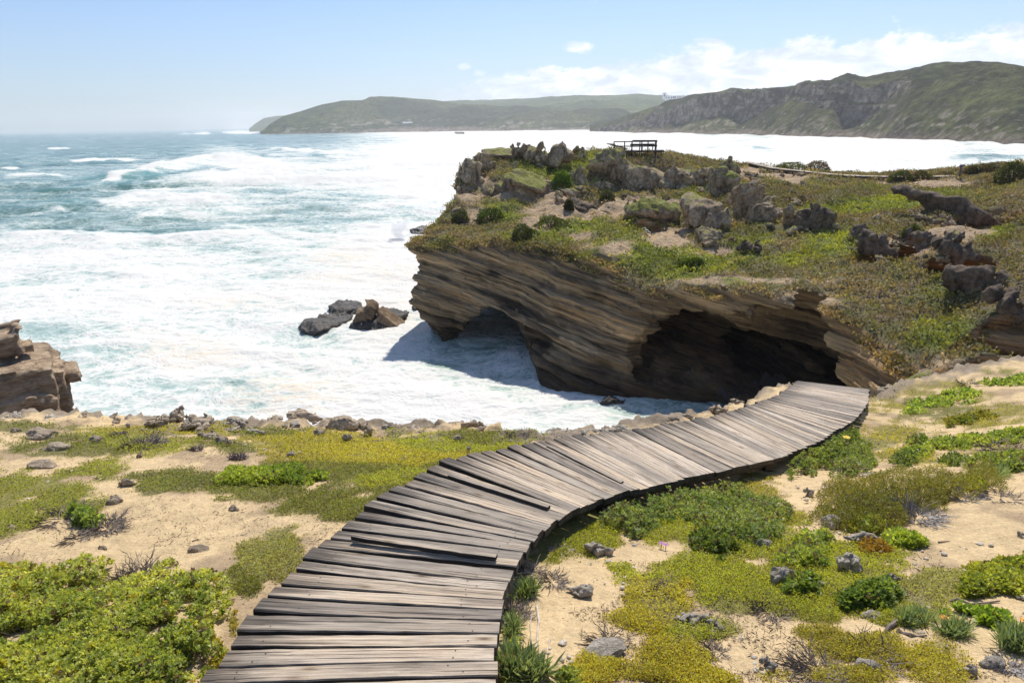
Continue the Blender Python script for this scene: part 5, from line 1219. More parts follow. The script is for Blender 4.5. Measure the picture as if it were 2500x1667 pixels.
for X in (1787, 1858, 2000):
    u, _ = loc6(X, 0); pbar('post', (u, 2.4, -.9), (u, 2.4, zr+.03), .10)
for zz2 in (zr, zm): pbar('rail', (uLL, 0, zz2), (uR_, 0, zz2-.03), .05, .11); pbar('rail', (uM, 2.4, zz2+.04), (uR_, 2.4, zz2), .05, .11)
pbar('rail', (uR_, 0, zr), (uR_, 2.4, zr), .05, .11); pbar('rail', (uR_, 0, zm), (uR_, 2.4, zm), .05, .11)
ua, za = loc6(1560, 114); pbar('rail', (uLL, 0, zr-.28), (ua, 0, za), .05, .09); ub_, zb_ = loc6(1745, 160); pbar('rail', (ua, .3, za), (ub_, 1.4, zb_), .05, .09)
u1, zb1 = loc6(1765, 152); u2, zb2 = loc6(1985, 152); pbar('bench_seat', (u1, 1.7, .42), (u2, 1.7, .42), .38, .06); pbar('bench_back', (u1, 1.95, .62), (u2, 1.95, .62), .04, .2)
for u in (u1+.2, (u1+u2)/2, u2-.2): pbar('bench_leg', (u, 1.7, 0), (u, 1.7, .42), .09)
# ---------------------------------------------------------------- far boardwalk
z7 = lambda X, Y: (1700+X/2.704, 320+Y/2.704)
fb_unused = [(335,205,88.5),(420,226,88),(500,243,87.5),(600,255,87),(700,265,86.6),(800,276,86.2),(900,286,85.8),(1000,293,85.5),(1100,297,85.2),(1200,300,85),(1290,302,85),(1420,304,85),(1570,300,85.5),(1700,297,86.5)]
fp = FBP.copy(); fl = np.concatenate([[0], np.cumsum(np.linalg.norm(np.diff(fp, axis=0), axis=1))])
fbw = link('boardwalk', None, loc=fp[0], label='far grey boardwalk snaking past bushes along the crest of the headland', cat='boardwalk', group='boardwalks')
nb_ = 99; pm = None
for i in range(nb_):
    s_ = fl[-1]*(i+.5)/nb_; p = np.array([np.interp(s_, fl, fp[:, k]) for k in range(3)]); p2 = np.array([np.interp(s_+.4, fl, fp[:, k]) for k in range(3)]); d = p2-p
    if np.linalg.norm(d) < .05: d = fp[-1]-fp[-2]
    if pm is None: mb = MB(); mb.box((-.13, -.65, -.03), (.13, .65, .03)); pm = mb.mesh('plank', M_WOOD)
    o = link('plank', pm, fbw, loc=p-fp[0], rot=(0, -math.atan2(d[2], math.hypot(d[0], d[1])), math.atan2(d[1], d[0])))
for sd2 in (-.5, .5):
    mb = MB()
    for i in range(len(fp)-1):
        a, b = fp[i]-fp[0], fp[i+1]-fp[0]; d = (b-a)/np.linalg.norm(b-a); nrm = np.array([-d[1], d[0], 0])*sd2; mb.bar(a+nrm-(0, 0, .13), b+nrm-(0, 0, .13), .08, .2)
    mb.build('beam', M_BEAM, fbw)
for i in range(0, 30):
    s_ = fl[-1]*(i+.3)/30; p = np.array([np.interp(s_, fl, fp[:, k]) for k in range(3)])-fp[0]; mb = MB(); mb.box((p[0]-.06, p[1]-.56, p[2]-.7), (p[0]+.06, p[1]-.44, p[2]-.04)); mb.build('post', M_BEAM, fbw)
# ---------------------------------------------------------------- sign post
sp0 = hit_head(2203, 409)[0]; dep = (sp0-CAM)@FW; hpx = 86/2.704/f_px*dep
sg = link('signpost', None, loc=sp0, label='thin dark purple signpost with a small board on the ridge line', cat='signpost')
mpur = flat('purple_paint', (.10, .08, .16)); mb = MB(); mb.box((-.05, -.05, -.4), (.05, .05, hpx)); mb.build('post', mpur, sg)
mb = MB(); mb.bar((-.22, -.08, hpx-.14), (.26, -.08, hpx-.06), .05, .16); mb.build('board', mpur, sg)
# ---------------------------------------------------------------- gulls
def gull(px_, py_, size, face, lb):
    p = hit_head(px_, py_)[0]; n_ = 40
    X, Y, Z = np.meshgrid(np.linspace(-.62, .62, 50), np.linspace(-.3, .3, 26), np.linspace(-.1, .95, 44), indexing='ij')
    def ell(c, r, t=0):
        x = X-c[0]; z = Z-c[2]; a = x*math.cos(t)+z*math.sin(t); b = -x*math.sin(t)+z*math.cos(t)
        return (1-np.sqrt((a/r[0])**2+((Y-c[1])/r[1])**2+(b/r[2])**2))*min(r)
    f = ell((0, 0, .38), (.34, .14, .15), .35); f = np.maximum(f, ell((.22, 0, .58), (.10, .09, .20), -.2)); f = np.maximum(f, ell((.28, 0, .74), (.115, .085, .09)))
    f = np.maximum(f, ell((.43, 0, .72), (.10, .03, .03), -.15)); f = np.maximum(f, ell((-.36, 0, .24), (.24, .07, .04), .4))
    for s in (-1, 1): f = np.maximum(f, ell((.02, s*.07, .12), (.03, .03, .2))); f = np.maximum(f, ell((.06, s*.07, -.05), (.09, .05, .03)))
    V, Q = nets(f, (-.62, -.3, -.1), 1); 
    V, Q = nets(f, (0, 0, 0), 1); V = V*np.array([1.24/49, .6/25, 1.05/43])+np.array([-.62, -.3, -.1])
    c = np.full(V.shape, .8); wing = (V[:, 2] > .30) & (V[:, 0] < .12) & (np.abs(V[:, 1]) > .05); c[wing] = (.13, .13, .14); c[(V[:, 0] > .37)] = (.75, .5, .08); c[(V[:, 2] < .2) & (V[:, 0] > -.1)] = (.6, .4, .2)
    me = mesh_from('gull', V*size, Q=Q, mats=[M_BIRD], cols=c); link('gull', me, loc=p, rot=(0, 0, face), label=lb, cat='bird', group='gulls on the headland')
M_BIRD, nt_, b_ = mat('gull_feathers'); nt_.links.new(attr(nt_, 'col').outputs['Color'], b_.inputs['Base Color'])
gull(1486, 537, .62, 2.6, 'gull in the dark shade below the slanting boulder')
gull(1210, 361, .5, 0.4, 'white gull below the skyline pinnacle')
gull(1197, 451, .4, 2.2, 'gull in the shade under the mossy boulder')
# loose boards lying on the headland
for (a, b, ln, an, lb) in ((1530,632,.75,-.5,'short weathered board lying below the round bush'),(1552,707,1.1,.05,'longer weathered board lying flat on the green slope')):
    p = hit_head(z6(a, b)[0]/K, z6(a, b)[1]/K)[0]; mb = MB(); mb.box((-ln/2, -.09, 0), (ln/2, .09, .05)); link('loose_board', mb.mesh('board', M_BLEACH), loc=p+(0, 0, .16), rot=(0, .05, an), label=lb, cat='board', group='boards lying on the headland')
# ---------------------------------------------------------------- houses far away
M_WHITE = flat('white_wall', (.75, .75, .73)); M_ROOFW = flat('pale_metal_roof', (.78, .80, .82), .4); M_ROOFG = flat('grey_roof', (.28, .26, .25))
def house(x, y, D, w, dpt, hgt, roof, lb, grp=None, flat_roof=False, name='house', win=True):
    p = at_D(x, y, D); a = math.atan2(p[0], p[1]); h = link(name, None, loc=p-(0, 0, .5), rot=(0, 0, -a), label=lb, cat='house', group=grp)
    mb = MB(); mb.box((-w/2, 0, -2), (w/2, dpt, hgt)); mb.build('wall', M_WHITE, h)
    rh = hgt*.12 if flat_roof else hgt*.5; mb = MB(); e = .4
    mb.add([(-w/2-e, -e, hgt), (w/2+e, -e, hgt), (w/2+e, dpt+e, hgt), (-w/2-e, dpt+e, hgt), (-w/2-e, dpt/2, hgt+rh), (w/2+e, dpt/2, hgt+rh)], [(0, 1, 5, 4), (2, 3, 4, 5), (0, 4, 3), (1, 2, 5), (0, 3, 2, 1)]); mb.build('roof', roof, h)
    if win:
        for k in range(max(1, int(w//5))):
            xx = -w/2+w*(k+.5)/max(1, int(w//5)); mb = MB(); mb.box((xx-.8, -.05, hgt*.3), (xx+.8, .05, hgt*.75)); mb.build('window', M_DARKWOOD, h)
house(995, 302, 2262, 30, 10, 3.2, M_ROOFW, 'long low building with a bright white roof on the distant headland', flat_roof=False)
house(1052, 301, 2250, 18, 8, 2, M_ROOFW, 'smaller pale roofed building right of the long white roof', flat_roof=True)
house(1483, 263, 2950, 34, 14, 3.5, M_ROOFW, 'pale roofed building on the green plateau', flat_roof=True)
i = 0
hx_ = np.linspace(1716, 1812, 14)
for x in hx_:
    i += 1; y = np.interp(x, [r[0] for r in rp], [r[1] for r in rp]); D = np.interp(x, [1440, 1700, 2000], [1560, 1250, 1010])-6
    house(x, y+3.5, D-6, 4.2, 4, 3.6, M_ROOFW, 'tiny white hut in the row along the far ridge crest', 'row of white huts on the ridge', name='hut', win=False)
for (x, y, D, w, lb) in ((1938, 213, 1045, 7, 'small grey hut alone on the ridge crest'), (1985, 209, 1012, 8, 'peaked grey hut on the ridge, right of the smaller one')):
    house(x, y, D, w, 5, 1.8, M_ROOFG, lb, name='hut', win=False)
for (x, y, w, hh_, rf, lb) in ((1622, 240, 9, 13, M_WHITE, 'slim pale tower block at the road over the far ridge'), (1636, 243, 24, 8, M_ROOFG, 'grey roofed white house beside the slim tower block'), (1652, 242, 20, 8, M_ROOFW, 'wide white house, rightmost of the village on the ridge'), (1664, 240, 14, 6, M_ROOFG, 'low house at the end of the village, half behind scrub')):
    house(x, y, 1700, w, 10, hh_, rf, lb, 'village houses behind the ridge', True)
# ---------------------------------------------------------------- wave splash behind the cliff tip
bx = at_z(922*K, 552*K, 0); X, Y, Z = np.meshgrid(np.arange(-3.4, 3.4, .16), np.arange(-2, 2, .16), np.arange(-.6, 3.6, .16), indexing='ij')
wd = 1.15+.10*np.clip(Z, 0, 9); f = wd-np.hypot(X+.35*np.sin(Z*1.2), Y*1.3); f = np.minimum(f, (2.6-Z)*.8)+1.0*fbm(X*1.1, Y*1.1, Z*.9, 4, 901)
V, Q = nets(f, (-3.4, -2, -.6), .16)
M_SPRAY = bpy.data.materials.new('white_spray'); M_SPRAY.use_nodes = True; nt = M_SPRAY.node_tree; nt.nodes.remove(nt.nodes['Principled BSDF']); v_ = N(nt, 'ShaderNodeVolumePrincipled'); v_.inputs['Density'].default_value = .6; v_.inputs['Color'].default_value = (.98, .99, 1, 1); nt.links.new(v_.outputs[0], nt.nodes['Material Output'].inputs['Volume'])
link('wave_spray', mesh_from('wave_spray', V+np.array([bx[0]-.4, bx[1]+1.5, 0]), Q=Q, mats=[M_SPRAY]), kind='stuff')
# ================================================================ plants
def unit(v): return v/np.maximum(np.linalg.norm(v, axis=-1, keepdims=True), 1e-9)
def leaf_quads(P, D, Ln, Wd, C, fold=.25, up=None):
    n = len(P); D = unit(D); r = rng.normal(size=(n, 3)) if up is None else up+rng.normal(size=(n, 3))*.35
    S_ = unit(np.cross(D, r)); Nn = np.cross(S_, D); Ln = np.asarray(Ln).reshape(-1, 1); Wd = np.asarray(Wd).reshape(-1, 1)
    V = np.stack([P, P+D*Ln*.58+S_*Wd/2+Nn*Wd*fold, P+D*Ln, P+D*Ln*.58-S_*Wd/2+Nn*Wd*fold], 1).reshape(-1, 3)
    Q = np.arange(4*n).reshape(-1, 4); return V, Q, np.repeat(C, 4, 0)
PX = np.interp
def gheight(x, y):
    a = np.arctan2(x, y); r = np.hypot(x, y)
    ia = np.clip((a-aa[0])/(aa[1]-aa[0]), 0, na-1.001); i0 = ia.astype(int); ta = ia-i0
    ir = np.clip(np.interp(r, rr_, np.arange(len(rr_))), 0, len(rr_)-1.001); j0 = ir.astype(int); tr = ir-j0
    g = gZ; return (g[i0, j0]*(1-ta)+g[i0+1, j0]*ta)*(1-tr)+(g[i0, j0+1]*(1-ta)+g[i0+1, j0+1]*ta)*tr
def on_walk(x, y, m=.56):
    best = np.full(x.shape, 9.)
    for i in range(0, len(RW)-9, 2): best = np.minimum(best, np.hypot(x-cA[i, 0], y-cA[i, 1]))
    return best < m
def pxground(x, y):   # px -> ground points through the grid
    return march(gheight, x, y, 1.0, 21, 320)
def walk_far(x, y): return ~on_walk(x, y)
# ---- ground cover: a mat nobody could count ----
n = 1150000
a_ = np.radians(rng.uniform(-43, 42, n)); ir = rng.uniform(1/13.5, 1/1.9, n); r_s = 1/ir; x = r_s*np.sin(a_); y = r_s*np.cos(a_)
z = gheight(x, y); P = np.stack([x, y, z], 1); qx_, qy_, dep = proj(P)
ok = (qx_ > -60) & (qx_ < 2560) & (qy_ < 1720); P = P[ok]; qx_ = qx_[ok]; qy_ = qy_[ok]; dep = dep[ok]
pv_, pi2 = patch_val(qx_, qy_); x, y = P[:, 0], P[:, 1]
n1 = fbm(x*1.6, y*1.6, 0.0, 5, 321, .62); n2 = fbm(x*7, y*7, 0.0, 4, 323); n4 = fbm(x*2.6+9, y*2.6, 0.0, 4, 341)
cv_ = pv_+.95*n1+.65*n2
Rc2 = np.interp(np.arctan2(x, y), caz, cD); keep = (rng.random(len(P)) < sstep(.0, .55, cv_)*.93*(1-.85*sstep(.12, .5, n4+.5*n2))) & (np.hypot(x, y) < Rc2+.15)
P = P[keep]; dep = dep[keep]; pi2 = pi2[keep]; n4 = n4[keep]; n2 = n2[keep]; n1 = n1[keep]; cv_ = cv_[keep]
ow = on_walk(P[:, 0], P[:, 1], .57); P = P[~ow]; dep = dep[~ow]; pi2 = pi2[~ow]; n4 = n4[~ow]; n2 = n2[~ow]; n1 = n1[~ow]; cv_ = cv_[~ow]
if len(P) > 270000:
    s_ = rng.choice(len(P), 270000, False); P = P[s_]; dep = dep[s_]; pi2 = pi2[s_]; n4 = n4[s_]; n2 = n2[s_]; n1 = n1[s_]; cv_ = cv_[s_]
m = len(P); print('mat leaves', m)
C = PAL[pi2]*1.3*rng.uniform(.78, 1.2, (m, 1)); C = C*(1+.4*n1[:, None]); 
gm = sstep(-.1, .5, fbm(P[:, 0]*.9+5, P[:, 1]*.9, 0.0, 3, 345))[:, None]; C = C*(1-gm*.35)+np.array([(.15, .20, .035)])*gm*.35
rd_ = rng.random(m); C[rd_ > .965] = (.24, .12, .04); C[(rd_ < .07)] = (.16, .12, .08)
hgt = np.clip(cv_, 0, .6)*.045*(1+.9*n2)*rng.random(m)
P[:, 2] += hgt
Ln = .78*np.clip(.0045+.0021*dep, .009, .021)*rng.uniform(.7, 1.4, m)
D = rng.normal(size=(m, 3)); D[:, 2] = np.abs(D[:, 2])*.8+.35
V, Q, Cc = leaf_quads(P, D, Ln, Ln*.7, C, .15)
link('ground_cover', mesh_from('ground_cover', V, Q=Q, mats=[M_MAT], cols=Cc), kind='stuff')
# ---- dry litter ----
n = 52000; a_ = np.radians(rng.uniform(-43, 42, n)); r_s = 1/rng.uniform(1/11.5, 1/1.9, n); x = r_s*np.sin(a_); y = r_s*np.cos(a_)
l1 = fbm(x*2.0, y*2.0, 0.0, 4, 351); pq = proj(np.stack([x, y, gheight(x, y)], 1)); pvl, _ = patch_val(pq[0], pq[1])
k_ = (l1-.18+.22*sstep(-.5, .1, pvl) > .02) & ~on_walk(x, y) & (r_s < np.interp(a_, caz, cD)); x = x[k_]; y = y[k_]; m = len(x); print('litter', m)
P = np.stack([x, y, gheight(x, y)+.003], 1); D = rng.normal(size=(m, 3)); D[:, 2] = np.abs(D[:, 2])*.25
g_ = rng.random((m, 1)); C = np.array([(.08, .055, .04)])*(1-g_)+np.array([(.27, .20, .14)])*g_
V, Q, Cc = leaf_quads(P, D, .010+.045*rng.random(m)**3, .0035+.0015*rng.random(m), C, .4)
M_LIT, nt_, b_ = mat('dry_plant_litter'); nt_.links.new(attr(nt_, 'col').outputs['Color'], b_.inputs['Base Color']); b_.inputs['Roughness'].default_value = .9
link('dry_litter', mesh_from('dry_litter', V, Q=Q, mats=[M_LIT], cols=Cc), kind='stuff')

# ---- shrubs ----
def shrub(name, ells, n, hmax, kind, c1, c2, lab, cat='shrub', grp='leafy shrubs on the slope', leaf=.022, dry=.03, nl=12, stems=30, yel=.0, gap=.12):
    """ells: px ellipses (2500 space) covered by the plant on the ground"""
    pts = []; dd_ = []
    tota = sum(e[2]*e[3] for e in ells)
    for (cx_, cy_, rx, ry) in ells:
        k = int(n*rx*ry/tota); t = rng.random(k)*2*np.pi; r = np.sqrt(rng.random(k)); ed = 1+.42*np.array(vn2(np.cos(t)*2.2+cx_, np.sin(t)*2.2+cy_, 5))+.12*vn2(np.cos(t)*6+cx_, np.sin(t)*6, 6)
        pts.append(np.stack([cx_+rx*r*ed*np.cos(t), cy_+ry*r*ed*np.sin(t)], 1)); dd_.append(r)
    pts = np.concatenate(pts); d0 = np.concatenate(dd_); P = pxground(pts[:, 0], pts[:, 1])
    ok = ~on_walk(P[:, 0], P[:, 1], .55) & (np.hypot(P[:, 0], P[:, 1]) < 20); P = P[ok]; d0 = d0[ok]
    gp = fbm(P[:, 0]*4.5, P[:, 1]*4.5, 0.0, 3, 361+int(ells[0][0])); ok = gp > -.55+gap; P = P[ok]; d0 = d0[ok]; gp = gp[ok]
    m = len(P)
    if m < 3: print('EMPTY', lab); return
    c0 = P.mean(0)
    hh = hmax*np.sqrt(np.clip(1-d0**2.6, 0, 1))*(1+.7*fbm(P[:, 0]*3.2, P[:, 1]*3.2, 0.0, 3, 371))
    P0 = P.copy(); P[:, 2] += hh*rng.random(m)**.45
    ax_ = rng.normal(size=(m, 3))*.42+np.array([0, 0, 1.]); ax_[:, :2] += (P[:, :2]-c0[:2])*.25; ax_ = unit(ax_)
    u = unit(np.cross(ax_, rng.normal(size=(m, 3)))); v = np.cross(ax_, u)
    k = np.arange(nl); ph = k*2.399; 
    c1, c2 = c1*1.5+(.03, .022, .012), c2*1.4+(.04, .025, .02)
    base = c1+(c2-c1)*np.clip(.5+.8*gp+rng.normal(size=m)*.22, 0, 1)[:, None]
    base[rng.random(m) < dry] = (.17, .125, .075)
    if yel: base[rng.random(m) < yel] = (.42, .33, .02)
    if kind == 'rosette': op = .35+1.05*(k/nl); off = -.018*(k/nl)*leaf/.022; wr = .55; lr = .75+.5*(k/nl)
    elif kind == 'fine': op = .5+.5*(k % 3)/2; off = -.05*(k/nl); wr = .22; lr = np.full(nl, .8)
    elif kind == 'blade': op = .12+.55*rng.random(nl); off = np.zeros(nl); wr = .085; lr = .7+.5*rng.random(nl)
    d = (ax_[:, None]*np.cos(op)[None, :, None]+(u[:, None]*np.cos(ph)[None, :, None]+v[:, None]*np.sin(ph)[None, :, None])*np.sin(op)[None, :, None])
    d = d+rng.normal(size=d.shape)*.14
    Pb = P[:, None]+ax_[:, None]*off[None, :, None]+(rng.normal(size=(m, nl, 3))*leaf*.15)
    ln = leaf*lr[None]*rng.uniform(.7, 1.25, (m, nl))
    col = base[:, None]*rng.uniform(.75, 1.25, (m, nl, 1))
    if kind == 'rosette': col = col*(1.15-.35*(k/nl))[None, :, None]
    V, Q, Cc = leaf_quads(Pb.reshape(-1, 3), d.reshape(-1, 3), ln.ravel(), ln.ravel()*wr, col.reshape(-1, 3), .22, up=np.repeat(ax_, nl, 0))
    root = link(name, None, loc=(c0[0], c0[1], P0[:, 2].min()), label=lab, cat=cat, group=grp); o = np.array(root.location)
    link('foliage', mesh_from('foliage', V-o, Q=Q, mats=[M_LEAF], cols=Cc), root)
    if stems:
        mb = MB(); idx = rng.choice(m, min(stems, m), False)
        for i in idx:
            a = P0[i]*(1, 1, 1)-o; b = P[i]-o; q = (a+b)/2+rng.normal(size=3)*.02; a = a-np.array([*(unit(P0[i][:2]-c0[:2])*.03), .02]); mb.tube([a, q, b], [.0035, .003, .0018], 4)
        o_ = mb.build('stems', M_TWIG, root); o_['kind'] = 'stuff'
    return root
GA, GB = np.array((.14, .185, .035)), np.array((.37, .385, .085))
big = shrub('succulent_bush', [(230,1530,260,120),(60,1500,190,120),(420,1480,130,80),(150,1620,330,90),(430,1580,110,60),(215,1400,60,34),(500,1450,70,38),(330,1640,120,60)], 6400, .085, 'rosette', GA, GB, 'big dense green succulent bush with a dry patch, filling the bottom left corner', 'bush', leaf=.020, dry=.06, nl=12, stems=160, yel=.02, gap=.16)
shrub('succulent_bush', [(600,1167,70,20),(690,1160,50,22),(650,1175,110,14),(768,1168,28,9)], 1500, .08, 'rosette', np.array((.09, .145, .02)), np.array((.26, .31, .045)), 'bright green succulent bush between the golden mat and the open sand', 'bush', leaf=.029, nl=9, stems=20)
shrub('small_bush', [(212,1272,32,20),(190,1258,16,10)], 170, .08, 'rosette', np.array((.09, .15, .03)), np.array((.2, .26, .05)), 'small green bush growing out of dark dead twigs on the left sand', 'bush', leaf=.03, nl=9, stems=10)
shrub('leafy_bush', [(1690,1225,130,58),(1800,1270,110,55),(1590,1255,70,38),(1540,1275,60,30),(1850,1310,60,26),(1700,1185,34,26)], 3400, .11, 'rosette', np.array((.075, .125, .035)), np.array((.20, .24, .07)), 'broad pale green bush against the lower edge of the boardwalk, twigs poking out', 'bush', leaf=.023, dry=.08, nl=10, stems=90)
shrub('leafy_bush', [(2010,1105,85,42),(2080,1130,70,34),(1960,1140,50,26)], 1700, .14, 'rosette', np.array((.07, .12, .03)), np.array((.18, .22, .05)), 'green mounded bush beside the far bend of the boardwalk with one yellow flower', 'bush', leaf=.029, dry=.07, nl=9, stems=40)
shrub('leafy_bush', [(2062,1072,34,14)], 160, .12, 'rosette', np.array((.07, .12, .03)), np.array((.18, .22, .05)), 'little dark green bush at the edge of the farthest planks', 'bush', leaf=.045, nl=8, stems=6)
shrub('fine_leaved_bush', [(2160,1215,140,58),(2060,1240,70,46),(2290,1200,80,40),(2140,1270,90,36),(2050,1275,60,26),(2390,1180,60,26)], 3600, .13, 'fine', np.array((.075, .085, .012)), np.array((.17, .165, .022)), 'wide olive green fine leaved bush on the right hand sand', 'bush', leaf=.030, dry=.08, nl=12, stems=110, gap=.05)
shrub('leafy_bush', [(2440,1410,75,38),(2380,1440,50,22),(2490,1390,40,30)], 1300, .06, 'rosette', np.array((.11, .15, .02)), np.array((.30, .32, .05)), 'bright lime green low bush lying on the sand at the right edge', 'bush', leaf=.026, nl=9, stems=20, yel=.04)
shrub('leafy_bush', [(2135,1462,64,22),(2085,1475,36,14)], 1000, .07, 'rosette', np.array((.05, .095, .02)), np.array((.14, .20, .04)), 'vivid green broad leaved plant in front of the twig ringed rock', 'plant', leaf=.030, nl=9, stems=10)
shrub('leafy_bush', [(2395,1508,60,14),(2340,1500,30,10),(2430,1520,30,10)], 300, .04, 'rosette', np.array((.12, .20, .02)), np.array((.30, .36, .05)), 'flat lime green creeping plant on open sand below the lime bush', 'plant', leaf=.036, nl=8, stems=8)
shrub('leafy_bush', [(1760,1345,40,24),(1715,1325,26,22),(1735,1305,12,20)], 330, .08, 'rosette', np.array((.05, .09, .012)), np.array((.14, .17, .03)), 'dark green clump sticking up from yellow ground cover', 'plant', leaf=.026, nl=9, stems=14)
shrub('leafy_bush', [(2120,1290,40,14),(2195,1320,40,16),(2230,1330,30,12)], 320, .06, 'rosette', np.array((.10, .17, .02)), np.array((.27, .33, .05)), 'light green sprawling plant around the rugged rock', 'plant', leaf=.034, nl=8, stems=8)
shrub('leafy_bush', [(1960,1370,60,26),(1990,1330,50,22),(1960,1440,50,24)], 420, .07, 'rosette', np.array((.08, .14, .02)), np.array((.24, .28, .05)), 'loose green plant between the honeycombed rock and the largest craggy rock', 'plant', leaf=.030, dry=.15, nl=8, stems=30)
shrub('orange_succulent', [(2140,1348,34,14),(2115,1335,22,10)], 330, .05, 'rosette', np.array((.14, .075, .012)), np.array((.27, .18, .025)), 'orange and rust coloured succulent patch between two dark rocks', 'plant', leaf=.024, nl=8, stems=8)
shrub('leafy_bush', [(2290,985,75,11),(2350,965,50,10),(2230,1005,30,9)], 420, .07, 'rosette', np.array((.10, .17, .03)), np.array((.28, .34, .06)), 'green creeping strip of leaves, uppermost on the right slope', 'plant', leaf=.045, nl=7, stems=0)
shrub('leafy_bush', [(2450,935,60,8),(2490,925,30,7)], 220, .06, 'rosette', np.array((.10, .17, .03)), np.array((.24, .30, .07)), 'thin green strip of plants along the far sand rim', 'plant', leaf=.05, nl=7, stems=0)
shrub('leafy_bush', [(2345,1030,40,8),(2390,1018,34,7),(2320,1040,12,8)], 260, .07, 'rosette', np.array((.06, .11, .015)), np.array((.22, .20, .03)), 'dark green and rust tinted plant strip in mid slope', 'plant', leaf=.042, nl=7, stems=0)
shrub('leafy_bush', [(2400,1075,90,12),(2300,1090,70,11),(2480,1062,40,12),(2240,1110,40,14)], 700, .07, 'rosette', np.array((.10, .16, .03)), np.array((.28, .32, .06)), 'long pale green strip of leaves crossing the right slope', 'plant', leaf=.040, nl=7, stems=0)
shrub('leafy_bush', [(2210,1125,36,16),(2240,1080,20,12),(2330,1125,40,12)], 330, .09, 'rosette', np.array((.06, .10, .02)), np.array((.15, .19, .05)), 'dark grey green bush at the left end of the long leafy strip', 'bush', leaf=.038, nl=8, stems=12)
shrub('leafy_bush', [(2470,1130,60,22),(2410,1140,40,16)], 420, .10, 'rosette', np.array((.08, .12, .03)), np.array((.2, .24, .05)), 'green bush at the right edge above the bare sand', 'bush', leaf=.038, nl=8, stems=20)
shrub('leafy_bush', [(2370,1185,36,12)], 200, .05, 'rosette', np.array((.20, .26, .02)), np.array((.42, .40, .03)), 'yellow green patch at the right end of the olive bush', 'plant', leaf=.036, nl=7, stems=0)
BG1, BG2 = np.array((.07, .11, .05)), np.array((.17, .23, .12))
for (e, n_, hm, lf, lb) in (([(1278,1452,26,14)], 60, .02, .075, 'round blue green grass tuft at the edge of the near boardwalk'), ([(1240,1540,18,18)], 44, .02, .075, 'blue green tuft tight against the right side of the nearest planks'), ([(1252,1640,46,26),(1300,1655,30,16)], 110, .02, .095, 'large tuft of green blades at the bottom, right of the boardwalk'),
        ([(2232,1520,34,10)], 50, .01, .06, 'low silvery green tuft beside the twig ringed rock'), ([(2330,1545,36,11)], 50, .01, .06, 'silvery green tuft with orange flowers on the lower right sand'), ([(2480,1578,34,18)], 60, .02, .08, 'blue green tuft with a single orange flower at the right edge'), ([(2425,1160,32,12)], 50, .02, .07, 'spiky grey green tuft above the bare dune')):
    shrub('grass_tuft', e, n_, hm, 'blade', BG1, BG2, lb, 'grass tuft', 'blue green tufts', leaf=lf, dry=.03, nl=16, stems=0, gap=0)
shrub('succulent_bush', [(1388,1662,26,18)], 60, .06, 'rosette', GA, GB, 'small succulent sprig at the bottom edge right of the boardwalk', 'plant', leaf=.022, nl=12, stems=6)
shrub('succulent_bush', [(1250,1590,22,22),(1238,1655,14,20)], 80, .07, 'rosette', GA, GB*1.1, 'yellow green succulent sprigs crowding the nearest plank ends', 'plant', leaf=.022, nl=12, stems=6)
# flowers
M_FLOW = flat('yellow_petals', (.85, .55, .02))
def flower(x, y, up_, lb, col=None, s=.022):
    p = pxground([x], [y])[0]+(0, 0, up_); f = link('flower', None, loc=p, label=lb, cat='flower', group='small flowers')
    mb = MB()
    for k in range(10):
        a = k*.628; c, s_ = math.cos(a), math.sin(a); mb.add([(0, 0, 0), (c*s-s_*s*.25, s_*s+c*s*.25, s*.25), (c*s*1.5, s_*s*1.5, s*.3), (c*s+s_*s*.25, s_*s-c*s*.25, s*.25)], [(0, 1, 2, 3)])
    mb.build('petal', col or M_FLOW, f); mb = MB(); mb.tube([(0, 0, -up_*.9), (0, 0, .004)], .003, 4); mb.build('stem', M_TWIG, f)
flower(2062, 1098, .15, 'yellow daisy on top of the mounded bush', s=.03)
M_ORF = flat('orange_petals', (.85, .33, .01)); flower(2488, 1560, .10, 'orange flower above the tuft at the right edge', M_ORF, .013); flower(2302, 1530, .05, 'orange flower on the silvery tuft', M_ORF, .013)
M_PUR = flat('purple_petals', (.42, .12, .42)); flower(1625, 1342, .035, 'tiny purple flower at the rim of the yellow mat', M_PUR, .012); flower(1614, 1338, .035, 'tiny purple flower, left of its twin', M_PUR, .012)

# ---- dead brush and sticks ----
def brush(x, y, w, h, n, lb, m=None, thick=1., seed=0, up_=.5):
    p = pxground([x], [y])[0]; dep = (p-CAM)@FW; R = w/2/f_px*dep; r = random.Random(seed*13+x); mb = MB()
    for i in range(n):
        a = r.uniform(0, 6.283); rr = R*math.sqrt(r.random())*.6; q = np.array([rr*math.cos(a), rr*math.sin(a)*1.1, 0]); d = np.array([math.cos(a)+r.uniform(-.7, .7), math.sin(a)+r.uniform(-.7, .7), r.uniform(.0, up_)]); d /= np.linalg.norm(d)
        L_ = R*r.uniform(.3, .9); pts = [q.copy()]; 
        for k in range(5):
            d = d+np.array([r.uniform(-.45, .45), r.uniform(-.45, .45), r.uniform(-.3, .2)]); d /= np.linalg.norm(d); q = q+d*L_/5
            zg = float(gheight(np.array([p[0]+q[0]]), np.array([p[1]+q[1]]))[0])-p[2]; q[2] = max(q[2], zg+.004); pts.append(q.copy())
        t = thick*r.uniform(.0016, .0038); mb.tube(pts, [t*(1-k/6.5) for k in range(6)], 3)
        if r.random() < .8:
            k = r.randint(1, 4); q2 = pts[k]; d2 = d+np.array([r.uniform(-1, 1), r.uniform(-1, 1), r.uniform(-.1, .5)]); mb.tube([q2, q2+d2*L_*.16, q2+d2*L_*.26+np.array([0, 0, .01])], [t*.7, t*.5, t*.3], 3)
    link('dead_brush', mb.mesh('dead_brush', m or M_TWIG), loc=p, label=lb, cat='dead brush', group='dry brush and twigs on the sand')
